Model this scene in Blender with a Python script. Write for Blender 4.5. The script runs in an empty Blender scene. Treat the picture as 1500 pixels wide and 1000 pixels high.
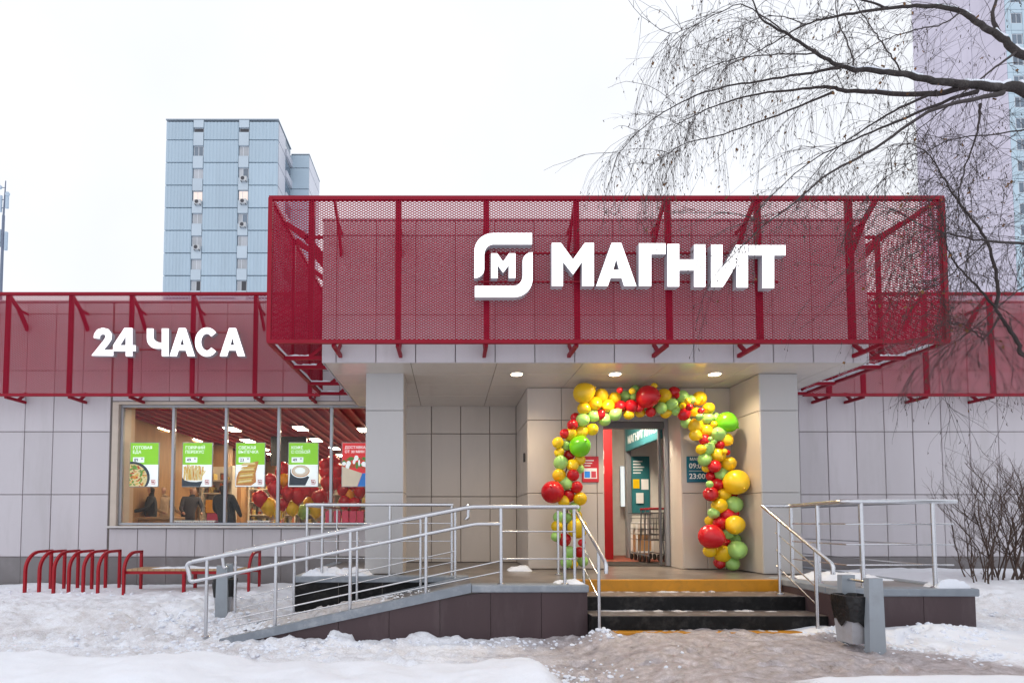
import bpy, bmesh, math, random
import numpy as np
from mathutils import Vector, Matrix

R = math.radians
random.seed(7)
rng = np.random.default_rng(7)
SC = bpy.context.scene
COL = SC.collection

# ------------------------------------------------------------------ camera
F = 800.0                      # focal length in pixels of the 1500 px wide photograph
VX, HY = 658.0, 763.0          # where the depth lines meet, and the horizon
CZ = 1.255                     # eye height
PITCH = R(2.5)
PY0 = HY - F * math.tan(PITCH)
cam = bpy.data.cameras.new('camera')
cam.sensor_width = 36.0
cam.lens = F / 1500.0 * 36.0
cam.shift_x = (750 - VX) / 1500.0
cam.shift_y = (PY0 - 500) / 1500.0
cam.clip_start = 0.05
cam.clip_end = 5000
camo = bpy.data.objects.new('camera', cam)
COL.objects.link(camo)
camo.location = (0, 0, CZ)
camo.rotation_euler = (R(90) + PITCH, 0, 0)
SC.camera = camo

# ------------------------------------------------------------------ sky, sun, exposure
SUN_EL, SUN_AZ = R(38), R(205)
world = bpy.data.worlds.new('World')
SC.world = world
world.use_nodes = True
nt = world.node_tree
nt.nodes.clear()
wo = nt.nodes.new('ShaderNodeOutputWorld')
bg = nt.nodes.new('ShaderNodeBackground')
sky = nt.nodes.new('ShaderNodeTexSky')
sky.sky_type = 'NISHITA'
sky.sun_disc = False
sky.sun_elevation = SUN_EL
sky.sun_rotation = SUN_AZ
sky.dust_density = 4.0
hsv = nt.nodes.new('ShaderNodeHueSaturation')
hsv.inputs['Saturation'].default_value = 0.25
mixw = nt.nodes.new('ShaderNodeMix'); mixw.data_type = 'RGBA'
mixw.inputs['Factor'].default_value = 0.9
mixw.inputs[7].default_value = (9.0, 9.25, 9.8, 1)      # even cloud cover over the whole sky
nt.links.new(sky.outputs[0], hsv.inputs['Color'])
nt.links.new(hsv.outputs[0], mixw.inputs[6])
wtc = nt.nodes.new('ShaderNodeTexCoord')
wn = nt.nodes.new('ShaderNodeTexNoise'); wn.inputs['Scale'].default_value = 2.2; wn.inputs['Detail'].default_value = 5
nt.links.new(wtc.outputs['Generated'], wn.inputs['Vector'])
wr_ = nt.nodes.new('ShaderNodeMapRange'); wr_.inputs[1].default_value = 0.3; wr_.inputs[2].default_value = 0.7; wr_.inputs[3].default_value = 0.93; wr_.inputs[4].default_value = 1.05
nt.links.new(wn.outputs[0], wr_.inputs[0])
wm = nt.nodes.new('ShaderNodeVectorMath'); wm.operation = 'SCALE'
nt.links.new(mixw.outputs[2], wm.inputs[0]); nt.links.new(wr_.outputs[0], wm.inputs['Scale'])
nt.links.new(wm.outputs[0], bg.inputs['Color'])
bg.inputs['Strength'].default_value = 0.11
nt.links.new(bg.outputs[0], wo.inputs['Surface'])
sl = bpy.data.lights.new('sun', 'SUN')
sl.energy = 0.5
sl.angle = R(50)
sl.color = (1.0, 0.98, 0.95)
so = bpy.data.objects.new('sun', sl)
COL.objects.link(so)
so.rotation_euler = (R(90) - SUN_EL, 0, R(180) - SUN_AZ + R(180))
so.location = (0, -10, 30)
SC.view_settings.view_transform = 'Standard'
SC.view_settings.look = 'None'
SC.view_settings.exposure = 0.12
SC.view_settings.gamma = 1.0
SC.view_settings.use_curve_mapping = False
SC.cycles.use_denoising = True
SC.cycles.max_bounces = 8
SC.cycles.transparent_max_bounces = 16

# ------------------------------------------------------------------ helpers
FWD = Vector((0, math.cos(PITCH), math.sin(PITCH)))
UP = Vector((0, -math.sin(PITCH), math.cos(PITCH)))

def P(px, py, Y):
    """point on the plane y = Y seen at photograph pixel (px, py)"""
    d = Vector(((px - VX) / F, 0, 0)) + UP * ((PY0 - py) / F) + FWD
    k = Y / d.y
    return Vector((d.x * k, Y, CZ + d.z * k))

def PZ(px, py, z):
    """point on the level z seen at photograph pixel (px, py)"""
    d = Vector(((px - VX) / F, 0, 0)) + UP * ((PY0 - py) / F) + FWD
    k = (z - CZ) / d.z
    return Vector((d.x * k, d.y * k, z))

def wloc(o):
    v = Vector((0, 0, 0))
    while o is not None:
        v += o.location
        o = o.parent
    return v

def tag(o, label=None, cat=None, group=None, kind=None):
    if label: o['label'] = label
    if cat: o['category'] = cat
    if group: o['group'] = group
    if kind: o['kind'] = kind
    return o

def empty(name, loc, label=None, cat=None, group=None):
    o = bpy.data.objects.new(name, None)
    o.empty_display_size = 0.2
    COL.objects.link(o)
    o.location = loc
    return tag(o, label, cat, group)

def link(name, me, parent=None, loc=None, rot=None):
    o = bpy.data.objects.new(name, me)
    COL.objects.link(o)
    if parent is not None:
        o.parent = parent
    if loc is not None:
        o.location = loc
    if rot is not None:
        o.rotation_euler = rot
    return o

class MB:
    """collects shapes in world coordinates"""
    def __init__(s):
        s.v, s.f = [], []
    def add(s, vs, fs):
        n = len(s.v)
        s.v += [tuple(p) for p in vs]
        s.f += [tuple(i + n for i in f) for f in fs]
        return s
    def box(s, x0, x1, y0, y1, z0, z1):
        x0, x1 = sorted((x0, x1)); y0, y1 = sorted((y0, y1)); z0, z1 = sorted((z0, z1))
        return s.add([(x0,y0,z0),(x1,y0,z0),(x1,y1,z0),(x0,y1,z0),(x0,y0,z1),(x1,y0,z1),(x1,y1,z1),(x0,y1,z1)],
                     [(0,3,2,1),(4,5,6,7),(0,1,5,4),(1,2,6,5),(2,3,7,6),(3,0,4,7)])
    def bbox(s, x0, x1, y0, y1, z0, z1, b=0.01):
        """box with chamfered edges"""
        x0, x1 = sorted((x0, x1)); y0, y1 = sorted((y0, y1)); z0, z1 = sorted((z0, z1))
        bm = bmesh.new()
        vs = [bm.verts.new(p) for p in [(x0,y0,z0),(x1,y0,z0),(x1,y1,z0),(x0,y1,z0),(x0,y0,z1),(x1,y0,z1),(x1,y1,z1),(x0,y1,z1)]]
        for f in [(0,3,2,1),(4,5,6,7),(0,1,5,4),(1,2,6,5),(2,3,7,6),(3,0,4,7)]:
            bm.faces.new([vs[i] for i in f])
        bmesh.ops.bevel(bm, geom=bm.edges[:], offset=b, segments=1, affect='EDGES')
        bm.verts.index_update()
        s.add([v.co[:] for v in bm.verts], [[v.index for v in f.verts] for f in bm.faces])
        bm.free()
        return s
    def bar(s, a, b, w, h=None, up=(0, 0, 1)):
        """square bar from a to b"""
        h = h or w
        a, b = Vector(a), Vector(b)
        d = (b - a).normalized()
        u = Vector(up)
        if abs(d.dot(u)) > 0.98: u = Vector((0, 1, 0))
        r = d.cross(u).normalized(); u = r.cross(d).normalized()
        r *= w / 2; u *= h / 2
        return s.add([a-r-u, a+r-u, a+r+u, a-r+u, b-r-u, b+r-u, b+r+u, b-r+u],
                     [(0,1,2,3),(7,6,5,4),(0,4,5,1),(1,5,6,2),(2,6,7,3),(3,7,4,0)])
    def tube(s, pts, r, n=10, r1=None, cap=True):
        pts = [Vector(p) for p in pts]
        m = len(pts)
        rs = r if isinstance(r, (list, tuple)) else [r + ((r1 - r) * i / (m - 1) if r1 is not None else 0) for i in range(m)]
        t = (pts[1] - pts[0]).normalized()
        u = Vector((0, 0, 1)) if abs(t.z) < 0.9 else Vector((0, 1, 0))
        u = (u - t * u.dot(t)).normalized()
        base = len(s.v)
        for i in range(m):
            if i == 0: t2 = (pts[1] - pts[0]).normalized()
            elif i == m - 1: t2 = (pts[-1] - pts[-2]).normalized()
            else:
                t2 = ((pts[i+1] - pts[i]).normalized() + (pts[i] - pts[i-1]).normalized())
                t2 = t2.normalized() if t2.length > 1e-6 else t
            u = u - t2 * u.dot(t2)
            u = u.normalized() if u.length > 1e-6 else t2.orthogonal().normalized()
            w = t2.cross(u)
            for k in range(n):
                a = 2 * math.pi * k / n
                s.v.append(tuple(pts[i] + (u * math.cos(a) + w * math.sin(a)) * rs[i]))
        for i in range(m - 1):
            for k in range(n):
                k2 = (k + 1) % n
                s.f.append((base+i*n+k, base+i*n+k2, base+(i+1)*n+k2, base+(i+1)*n+k))
        if cap:
            s.f.append(tuple(base + k for k in reversed(range(n))))
            s.f.append(tuple(base + (m-1)*n + k for k in range(n)))
        return s
    def prism(s, poly, axis, a, b):
        """poly: 2-D points, extruded along axis ('x','y','z') from a to b"""
        n = len(poly)
        def mk(p, t):
            return {'x': (t, p[0], p[1]), 'y': (p[0], t, p[1]), 'z': (p[0], p[1], t)}[axis]
        vs = [mk(p, a) for p in poly] + [mk(p, b) for p in poly]
        fs = [tuple(range(n)), tuple(reversed(range(n, 2*n)))]
        fs += [(i, i+n, (i+1) % n + n, (i+1) % n) for i in range(n)]
        return s.add(vs, fs)
    def lathe(s, c, prof, n=20):
        """prof: (radius, z) pairs about a vertical axis at c"""
        base = len(s.v)
        for r, z in prof:
            for k in range(n):
                a = 2 * math.pi * k / n
                s.v.append((c[0] + r*math.cos(a), c[1] + r*math.sin(a), c[2] + z))
        for i in range(len(prof)-1):
            for k in range(n):
                k2 = (k+1) % n
                s.f.append((base+i*n+k, base+i*n+k2, base+(i+1)*n+k2, base+(i+1)*n+k))
        s.f.append(tuple(base + k for k in reversed(range(n))))
        s.f.append(tuple(base + (len(prof)-1)*n + k for k in range(n)))
        return s
    def build(s, name, mat, parent=None, smooth=False, label=None, cat=None, group=None, kind=None, origin=None, recalc=True):
        o0 = wloc(parent) if parent is not None else Vector(origin or (0, 0, 0))
        me = bpy.data.meshes.new(name)
        me.from_pydata([(x-o0.x, y-o0.y, z-o0.z) for x, y, z in s.v], [], s.f)
        if recalc and len(s.f) < 60000:
            bm = bmesh.new(); bm.from_mesh(me)
            bmesh.ops.recalc_face_normals(bm, faces=bm.faces[:])
            bm.to_mesh(me); bm.free()
        me.materials.append(M[mat] if isinstance(mat, str) else mat)
        if smooth:
            me.polygons.foreach_set('use_smooth', [True] * len(me.polygons))
            try: me.set_sharp_from_angle(angle=R(40))
            except Exception: pass
        me.update()
        o = link(name, me, parent, None if parent is not None else o0)
        return tag(o, label, cat, group, kind)

# ------------------------------------------------------------------ materials
M = {}
def mat(name, col, rough=0.6, metal=0.0, var=0.08, scale=6.0, bump=0.0, bscale=40.0, emit=None, estr=0.0,
        spec=0.5, coat=0.0, dirt=None, dirt_amt=0.0, dirt_scale=2.0, trans=0.0, stretch=(1, 1, 1), sub=0.0):
    m = bpy.data.materials.new(name); m.use_nodes = True
    n = m.node_tree.nodes; l = m.node_tree.links
    b = n['Principled BSDF']
    tc = n.new('ShaderNodeTexCoord')
    geo = n.new('ShaderNodeNewGeometry')
    mp = n.new('ShaderNodeMapping'); mp.inputs['Scale'].default_value = stretch
    l.new(geo.outputs['Position'], mp.inputs['Vector'])
    nz = n.new('ShaderNodeTexNoise'); nz.inputs['Scale'].default_value = scale; nz.inputs['Detail'].default_value = 6
    l.new(mp.outputs[0], nz.inputs['Vector'])
    oi = n.new('ShaderNodeObjectInfo')
    ad = n.new('ShaderNodeMath'); ad.operation = 'MULTIPLY_ADD'      # noise + a little per-object difference
    ad.inputs[1].default_value = 0.35; l.new(oi.outputs['Random'], ad.inputs[0]); l.new(nz.outputs[0], ad.inputs[2])
    rp = n.new('ShaderNodeValToRGB')
    rp.color_ramp.elements[0].position = 0.35; rp.color_ramp.elements[1].position = 1.0
    rp.color_ramp.elements[0].color = tuple(max(0, c*(1-var)) for c in col) + (1,)
    rp.color_ramp.elements[1].color = tuple(min(1, c*(1+var)) for c in col) + (1,)
    l.new(ad.outputs[0], rp.inputs[0])
    out = rp.outputs[0]
    if dirt:
        dz = n.new('ShaderNodeTexNoise'); dz.inputs['Scale'].default_value = dirt_scale; dz.inputs['Detail'].default_value = 9
        dz.inputs['Roughness'].default_value = 0.7
        l.new(mp.outputs[0], dz.inputs['Vector'])
        dr = n.new('ShaderNodeValToRGB'); dr.color_ramp.elements[0].position = 0.5; dr.color_ramp.elements[1].position = 0.72
        dr.color_ramp.elements[1].color = (dirt_amt,)*3 + (1,)
        l.new(dz.outputs[0], dr.inputs[0])
        mx = n.new('ShaderNodeMix'); mx.data_type = 'RGBA'
        l.new(dr.outputs[0], mx.inputs['Factor']); l.new(out, mx.inputs[6]); mx.inputs[7].default_value = tuple(dirt) + (1,)
        out = mx.outputs[2]
    l.new(out, b.inputs['Base Color'])
    b.inputs['Roughness'].default_value = rough
    b.inputs['Metallic'].default_value = metal
    b.inputs['Specular IOR Level'].default_value = spec
    b.inputs['Coat Weight'].default_value = coat
    if sub:
        b.inputs['Subsurface Weight'].default_value = sub
        b.inputs['Subsurface Radius'].default_value = (0.05, 0.05, 0.05)
    if bump:
        bz = n.new('ShaderNodeTexNoise'); bz.inputs['Scale'].default_value = bscale; bz.inputs['Detail'].default_value = 5
        l.new(mp.outputs[0], bz.inputs['Vector'])
        bp = n.new('ShaderNodeBump'); bp.inputs['Strength'].default_value = bump; bp.inputs['Distance'].default_value = 0.02
        l.new(bz.outputs[0], bp.inputs['Height']); l.new(bp.outputs[0], b.inputs['Normal'])
    if emit:
        b.inputs['Emission Color'].default_value = tuple(emit) + (1,)
        b.inputs['Emission Strength'].default_value = estr
    M[name] = m
    return m

def glass(name, tint=(0.95, 0.97, 0.97), rough=0.0, ior=1.45, boost=0.0):
    m = bpy.data.materials.new(name); m.use_nodes = True
    n = m.node_tree.nodes; l = m.node_tree.links; n.clear()
    o = n.new('ShaderNodeOutputMaterial'); t = n.new('ShaderNodeBsdfTransparent'); g = n.new('ShaderNodeBsdfGlossy')
    t.inputs[0].default_value = tint + (1,); g.inputs['Roughness'].default_value = rough
    fr = n.new('ShaderNodeFresnel'); fr.inputs[0].default_value = ior
    a = n.new('ShaderNodeMath'); a.operation = 'ADD'; a.inputs[1].default_value = boost
    mx = n.new('ShaderNodeMixShader')
    l.new(fr.outputs[0], a.inputs[0]); l.new(a.outputs[0], mx.inputs[0]); l.new(t.outputs[0], mx.inputs[1]); l.new(g.outputs[0], mx.inputs[2])
    l.new(mx.outputs[0], o.inputs[0])
    M[name] = m

mat('red_steel', (0.27, 0.002, 0.018), rough=0.5, var=0.12, spec=0.25)
mat('red_mesh', (0.36, 0.003, 0.030), rough=0.55, var=0.12, spec=0.2)
mat('panel', (0.54, 0.51, 0.54), rough=0.38, var=0.09, scale=0.9, bump=0.02, bscale=1.3, dirt=(0.34, 0.32, 0.31), dirt_amt=0.30, dirt_scale=2.2, stretch=(1, 1, 0.16))
mat('joint', (0.15, 0.13, 0.12), rough=0.9)
mat('column_panel', (0.49, 0.48, 0.48), rough=0.33, var=0.04, scale=0.8, dirt=(0.33, 0.32, 0.31), dirt_amt=0.2, dirt_scale=1.4, stretch=(1, 1, 0.3))
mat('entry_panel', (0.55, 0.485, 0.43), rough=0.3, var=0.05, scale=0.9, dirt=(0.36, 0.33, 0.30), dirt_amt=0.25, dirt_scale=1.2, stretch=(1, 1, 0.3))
mat('soffit', (0.58, 0.52, 0.46), rough=0.16, var=0.04)
mat('plinth', (0.20, 0.185, 0.19), rough=0.6, var=0.1, scale=2, dirt=(0.33, 0.32, 0.33), dirt_amt=0.3)
mat('plum_tile', (0.075, 0.050, 0.055), spec=0.3, rough=0.45, var=0.14, scale=2.2, bump=0.03, bscale=8, dirt=(0.17, 0.135, 0.14), dirt_amt=0.4, dirt_scale=1.6, stretch=(1, 1, 0.25))
mat('curb_stone', (0.24, 0.27, 0.31), rough=0.45, var=0.12, scale=8, dirt=(0.5, 0.52, 0.56), dirt_amt=0.5, dirt_scale=5)
mat('landing', (0.15, 0.125, 0.11), rough=0.28, var=0.6, scale=2.2, bump=0.12, bscale=18, dirt=(0.34, 0.32, 0.31), dirt_amt=0.6, dirt_scale=4)
mat('step_black', (0.010, 0.010, 0.011), spec=0.2, rough=0.55, var=0.5, scale=14, bump=0.2, bscale=60, dirt=(0.06, 0.056, 0.053), dirt_amt=0.6, dirt_scale=6)
mat('step_yellow', (0.56, 0.235, 0.008), rough=0.5, var=0.12, scale=6, dirt=(0.26, 0.14, 0.02), dirt_amt=0.55, dirt_scale=5)
mat('tread', (0.17, 0.14, 0.13), rough=0.4, var=0.3, scale=8, bump=0.2, bscale=40, dirt=(0.45, 0.43, 0.44), dirt_amt=0.6, dirt_scale=7)
mat('steel', (0.62, 0.63, 0.66), rough=0.27, metal=1.0, var=0.05, scale=10)
mat('alu', (0.40, 0.41, 0.44), rough=0.4, metal=0.6, var=0.04)
mat('dark_frame', (0.16, 0.16, 0.17), rough=0.4, metal=0.5)
mat('sill', (0.62, 0.60, 0.59), rough=0.35)
mat('reveal', (0.55, 0.47, 0.40), rough=0.5)
mat('letter_face', (0.9, 0.9, 0.9), rough=0.5, emit=(1.0, 0.99, 1.0), estr=1.25)
mat('letter_side', (0.50, 0.50, 0.55), rough=0.4)
mat('hoop_red', (0.36, 0.003, 0.012), spec=0.35, rough=0.35, var=0.08)
mat('bench_wood', (0.42, 0.27, 0.15), rough=0.6, var=0.25, scale=12, stretch=(0.3, 4, 4))
mat('snow_white', (0.83, 0.865, 0.94), rough=0.7, var=0.03, scale=5, bump=0.35, bscale=22, sub=0.0)
mat('snow_dirty', (0.56, 0.54, 0.55), rough=0.6, var=0.25, scale=9, bump=0.6, bscale=30, dirt=(0.24, 0.21, 0.20), dirt_amt=0.85, dirt_scale=6)
mat('bin_grey', (0.30, 0.335, 0.375), rough=0.45, var=0.07, scale=4, dirt=(0.2, 0.2, 0.2), dirt_amt=0.4, dirt_scale=3)
mat('bin_side', (0.40, 0.40, 0.43), rough=0.5, var=0.08, scale=4, dirt=(0.22, 0.2, 0.19), dirt_amt=0.5, dirt_scale=4)
mat('bag_black', (0.008, 0.008, 0.009), rough=0.3, bump=0.6, bscale=25)
mat('bark', (0.038, 0.031, 0.030), rough=0.85, var=0.4, scale=30, bump=0.6, bscale=60, dirt=(0.22, 0.2, 0.19), dirt_amt=0.3, dirt_scale=9)
mat('twig', (0.045, 0.034, 0.034), rough=0.8, var=0.3, scale=20)
mat('shrub_bark', (0.085, 0.055, 0.043), rough=0.85, var=0.3, scale=30)
mat('dead_leaf', (0.16, 0.075, 0.025), rough=0.8, var=0.5, scale=14)
mat('catkin', (0.055, 0.042, 0.035), rough=0.9, var=0.3)
mat('bal_red', (0.52, 0.006, 0.014), rough=0.27, var=0.16, scale=3, sub=0.08)
mat('bal_yellow', (0.80, 0.52, 0.012), rough=0.27, var=0.16, scale=3, sub=0.08)
mat('bal_green', (0.34, 0.60, 0.16), rough=0.27, var=0.16, scale=3, sub=0.08)
mat('bal_lime', (0.16, 0.58, 0.012), rough=0.27, var=0.16, scale=3, sub=0.08)
mat('bal_orange', (0.85, 0.33, 0.005), rough=0.2, var=0.06, scale=3)
mat('sign_red', (0.55, 0.01, 0.02), rough=0.35)
mat('sign_teal', (0.006, 0.12, 0.19), rough=0.35)
mat('teal', (0.03, 0.17, 0.20), rough=0.4)
mat('print_white', (0.85, 0.85, 0.85), rough=0.5)
mat('print_dark', (0.03, 0.04, 0.06), rough=0.5)
mat('lamp_warm', (0.9, 0.85, 0.75), emit=(1.0, 0.82, 0.55), estr=14.0)
mat('lamp_shop', (0.9, 0.87, 0.8), emit=(1.0, 0.82, 0.56), estr=66.0)
mat('lamp_rim', (0.55, 0.54, 0.52), rough=0.3)
mat('shop_ceiling', (0.38, 0.006, 0.04), rough=0.7, var=0.2)
mat('shop_slat', (0.42, 0.010, 0.05), rough=0.5)
mat('shop_floor', (0.30, 0.26, 0.23), rough=0.35)
mat('wood_wall', (0.44, 0.25, 0.115), rough=0.5, var=0.2, scale=5, stretch=(4, 4, 0.4))
mat('beige_wall', (0.58, 0.43, 0.30), rough=0.6)
mat('white_wall', (0.72, 0.70, 0.66), rough=0.6)
mat('shelf_white', (0.66, 0.60, 0.50), rough=0.5)
mat('goods_a', (0.45, 0.12, 0.05), rough=0.5, var=0.8, scale=22)
mat('goods_b', (0.50, 0.38, 0.12), rough=0.5, var=0.8, scale=22)
mat('goods_c', (0.12, 0.10, 0.09), rough=0.5, var=0.8, scale=22)
mat('red_mat', (0.30, 0.075, 0.045), rough=0.5, var=0.2, scale=3)
mat('mat_dark', (0.035, 0.028, 0.026), rough=0.9)
mat('cart_metal', (0.25, 0.25, 0.26), rough=0.35, metal=0.8)
mat('cart_red', (0.40, 0.02, 0.03), rough=0.4)
mat('plastic_black', (0.015, 0.015, 0.016), rough=0.45)
mat('jacket_black', (0.022, 0.024, 0.030), rough=0.8, var=0.3, scale=20)
mat('jacket_brown', (0.05, 0.05, 0.065), rough=0.8, var=0.3, scale=20)
mat('cloth_beige', (0.45, 0.33, 0.22), rough=0.8, var=0.2, scale=20)
mat('hair_dark', (0.018, 0.012, 0.009), rough=0.6)
mat('skin', (0.55, 0.33, 0.24), rough=0.5)
mat('jeans', (0.03, 0.04, 0.07), rough=0.8)
mat('gift_pink', (0.62, 0.05, 0.12), rough=0.4, var=0.15)
mat('tower_blue', (0.41, 0.515, 0.60), rough=0.55, var=0.07, scale=0.25, dirt=(0.30, 0.37, 0.43), dirt_amt=0.5, dirt_scale=0.5, stretch=(1, 1, 0.15))
mat('tower_bay', (0.48, 0.56, 0.63), rough=0.55, var=0.06, scale=0.4)
mat('tower_side', (0.50, 0.52, 0.58), rough=0.6, var=0.08, scale=0.3)
mat('tower_joint', (0.28, 0.33, 0.38), rough=0.8)
mat('tower_pink', (0.58, 0.535, 0.625), rough=0.6, var=0.07, scale=0.2, dirt=(0.44, 0.41, 0.48), dirt_amt=0.6, dirt_scale=0.5, stretch=(1, 1, 0.12))
mat('tower_pale', (0.46, 0.58, 0.66), rough=0.6, var=0.05, scale=0.3)
mat('tower_glass', (0.10, 0.14, 0.19), rough=0.08, var=0.5, scale=0.2, spec=0.8)
mat('tower_curtain', (0.42, 0.44, 0.47), rough=0.3, var=0.3, scale=0.4)
mat('tower_lit', (0.6, 0.5, 0.45), rough=0.4, emit=(1.0, 0.80, 0.70), estr=0.45)
mat('win_frame', (0.66, 0.68, 0.72), rough=0.5)
mat('ac_white', (0.52, 0.53, 0.54), rough=0.5)
mat('ac_dark', (0.05, 0.05, 0.06), rough=0.5)
mat('mast', (0.16, 0.19, 0.26), rough=0.5, metal=0.3)
mat('antenna', (0.42, 0.52, 0.62), rough=0.5)
mat('roof', (0.4, 0.41, 0.44), rough=0.8)
mat('poster_green', (0.22, 0.52, 0.012), rough=0.4, emit=(0.22, 0.55, 0.012), estr=0.55)
mat('poster_white', (0.80, 0.82, 0.82), rough=0.4, emit=(0.85, 0.93, 0.95), estr=0.55)
mat('poster_red', (0.60, 0.015, 0.02), rough=0.4, emit=(0.7, 0.015, 0.02), estr=0.5)
mat('poster_navy', (0.025, 0.045, 0.075), rough=0.4)
mat('food_yellow', (0.75, 0.48, 0.10), rough=0.5, emit=(0.75, 0.48, 0.10), estr=0.25, var=0.2, scale=40)
mat('food_pale', (0.80, 0.66, 0.33), rough=0.5, emit=(0.80, 0.66, 0.33), estr=0.25, var=0.2, scale=40)
mat('food_crust', (0.55, 0.22, 0.05), rough=0.5, emit=(0.6, 0.25, 0.06), estr=0.25, var=0.4, scale=30)
mat('food_green', (0.12, 0.30, 0.04), rough=0.5, emit=(0.12, 0.30, 0.04), estr=0.2, var=0.4, scale=40)
mat('food_red', (0.55, 0.07, 0.02), rough=0.5, emit=(0.55, 0.07, 0.02), estr=0.2, var=0.3, scale=40)
mat('food_orange', (0.70, 0.28, 0.03), rough=0.5, emit=(0.70, 0.28, 0.03), estr=0.2, var=0.3, scale=40)
mat('food_foam', (0.75, 0.64, 0.52), rough=0.5, emit=(0.75, 0.64, 0.52), estr=0.3, var=0.1, scale=30)
mat('poster_beige', (0.72, 0.62, 0.48), rough=0.5, emit=(0.72, 0.62, 0.48), estr=0.3)
mat('poster_blue', (0.02, 0.20, 0.65), rough=0.5, emit=(0.02, 0.20, 0.65), estr=0.3)
mat('logo_red', (0.60, 0.06, 0.09), rough=0.5)
glass('window_glass', tint=(0.97, 0.98, 0.98), ior=1.26)
glass('door_glass', tint=(0.93, 0.96, 0.96), boost=0.03)

# ground: clean snow and the trodden dirty path, mixed by the 'dirt' attribute of the mesh
def ground_material():
    m = bpy.data.materials.new('snow_ground'); m.use_nodes = True
    n = m.node_tree.nodes; l = m.node_tree.links; b = n['Principled BSDF']
    at = n.new('ShaderNodeAttribute'); at.attribute_name = 'dirt'
    geo = n.new('ShaderNodeNewGeometry')
    n1 = n.new('ShaderNodeTexNoise'); n1.inputs['Scale'].default_value = 9; n1.inputs['Detail'].default_value = 12; n1.inputs['Roughness'].default_value = 0.80
    l.new(geo.outputs['Position'], n1.inputs['Vector'])
    n2 = n.new('ShaderNodeTexNoise'); n2.inputs['Scale'].default_value = 42; n2.inputs['Detail'].default_value = 6; n2.inputs['Roughness'].default_value = 0.7
    l.new(geo.outputs['Position'], n2.inputs['Vector'])
    snow = n.new('ShaderNodeValToRGB')
    snow.color_ramp.elements[0].color = (0.84, 0.87, 0.95, 1); snow.color_ramp.elements[1].color = (0.93, 0.945, 0.985, 1)
    l.new(n1.outputs[0], snow.inputs[0])
    path = n.new('ShaderNodeValToRGB')
    e = path.color_ramp.elements
    e[0].position = 0.30; e[0].color = (0.11, 0.085, 0.08, 1)
    e[1].position = 0.72; e[1].color = (0.80, 0.77, 0.80, 1)
    x = path.color_ramp.elements.new(0.42); x.color = (0.34, 0.295, 0.295, 1)
    x = path.color_ramp.elements.new(0.56); x.color = (0.50, 0.45, 0.465, 1)
    l.new(n1.outputs[0], path.inputs[0])
    # dirt factor broken up by fine noise
    mm = n.new('ShaderNodeMath'); mm.operation = 'MULTIPLY_ADD'; mm.inputs[1].default_value = 1.3; mm.inputs[2].default_value = -0.62
    l.new(n2.outputs[0], mm.inputs[0])
    ad = n.new('ShaderNodeMath'); ad.operation = 'ADD'; l.new(at.outputs['Fac'], ad.inputs[0]); l.new(mm.outputs[0], ad.inputs[1])
    m0 = n.new('ShaderNodeMath'); m0.operation = 'MULTIPLY'; m0.use_clamp = True
    g0 = n.new('ShaderNodeMath'); g0.operation = 'GREATER_THAN'; g0.inputs[1].default_value = 0.02; l.new(at.outputs['Fac'], g0.inputs[0])
    l.new(ad.outputs[0], m0.inputs[0]); l.new(g0.outputs[0], m0.inputs[1])
    mx = n.new('ShaderNodeMix'); mx.data_type = 'RGBA'
    l.new(m0.outputs[0], mx.inputs['Factor']); l.new(snow.outputs[0], mx.inputs[6]); l.new(path.outputs[0], mx.inputs[7])
    vo = n.new('ShaderNodeTexNoise'); vo.inputs['Scale'].default_value = 75; vo.inputs['Detail'].default_value = 3
    l.new(geo.outputs['Position'], vo.inputs['Vector'])
    gr = n.new('ShaderNodeValToRGB'); gr.color_ramp.elements[0].position = 0.67; gr.color_ramp.elements[1].position = 0.73
    l.new(vo.outputs[0], gr.inputs[0])
    gm = n.new('ShaderNodeMath'); gm.operation = 'MULTIPLY'; gm.use_clamp = True
    a2 = n.new('ShaderNodeMath'); a2.operation = 'MULTIPLY'; a2.inputs[1].default_value = 2.2; a2.use_clamp = True
    l.new(at.outputs['Fac'], a2.inputs[0]); l.new(gr.outputs[0], gm.inputs[0]); l.new(a2.outputs[0], gm.inputs[1])
    mg = n.new('ShaderNodeMix'); mg.data_type = 'RGBA'; mg.inputs[7].default_value = (0.09, 0.075, 0.07, 1)
    l.new(gm.outputs[0], mg.inputs['Factor']); l.new(mx.outputs[2], mg.inputs[6])
    l.new(mg.outputs[2], b.inputs['Base Color'])
    rr = n.new('ShaderNodeMapRange'); rr.inputs[3].default_value = 0.75; rr.inputs[4].default_value = 0.38
    l.new(m0.outputs[0], rr.inputs[0]); l.new(rr.outputs[0], b.inputs['Roughness'])
    bp = n.new('ShaderNodeBump'); bp.inputs['Strength'].default_value = 0.35; bp.inputs['Distance'].default_value = 0.03
    l.new(n1.outputs[0], bp.inputs['Height'])
    bp2 = n.new('ShaderNodeBump'); bp2.inputs['Strength'].default_value = 0.25; bp2.inputs['Distance'].default_value = 0.01
    l.new(n2.outputs[0], bp2.inputs['Height']); l.new(bp.outputs[0], bp2.inputs['Normal'])
    l.new(bp2.outputs[0], b.inputs['Normal'])
    M['snow_ground'] = m
ground_material()

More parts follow.
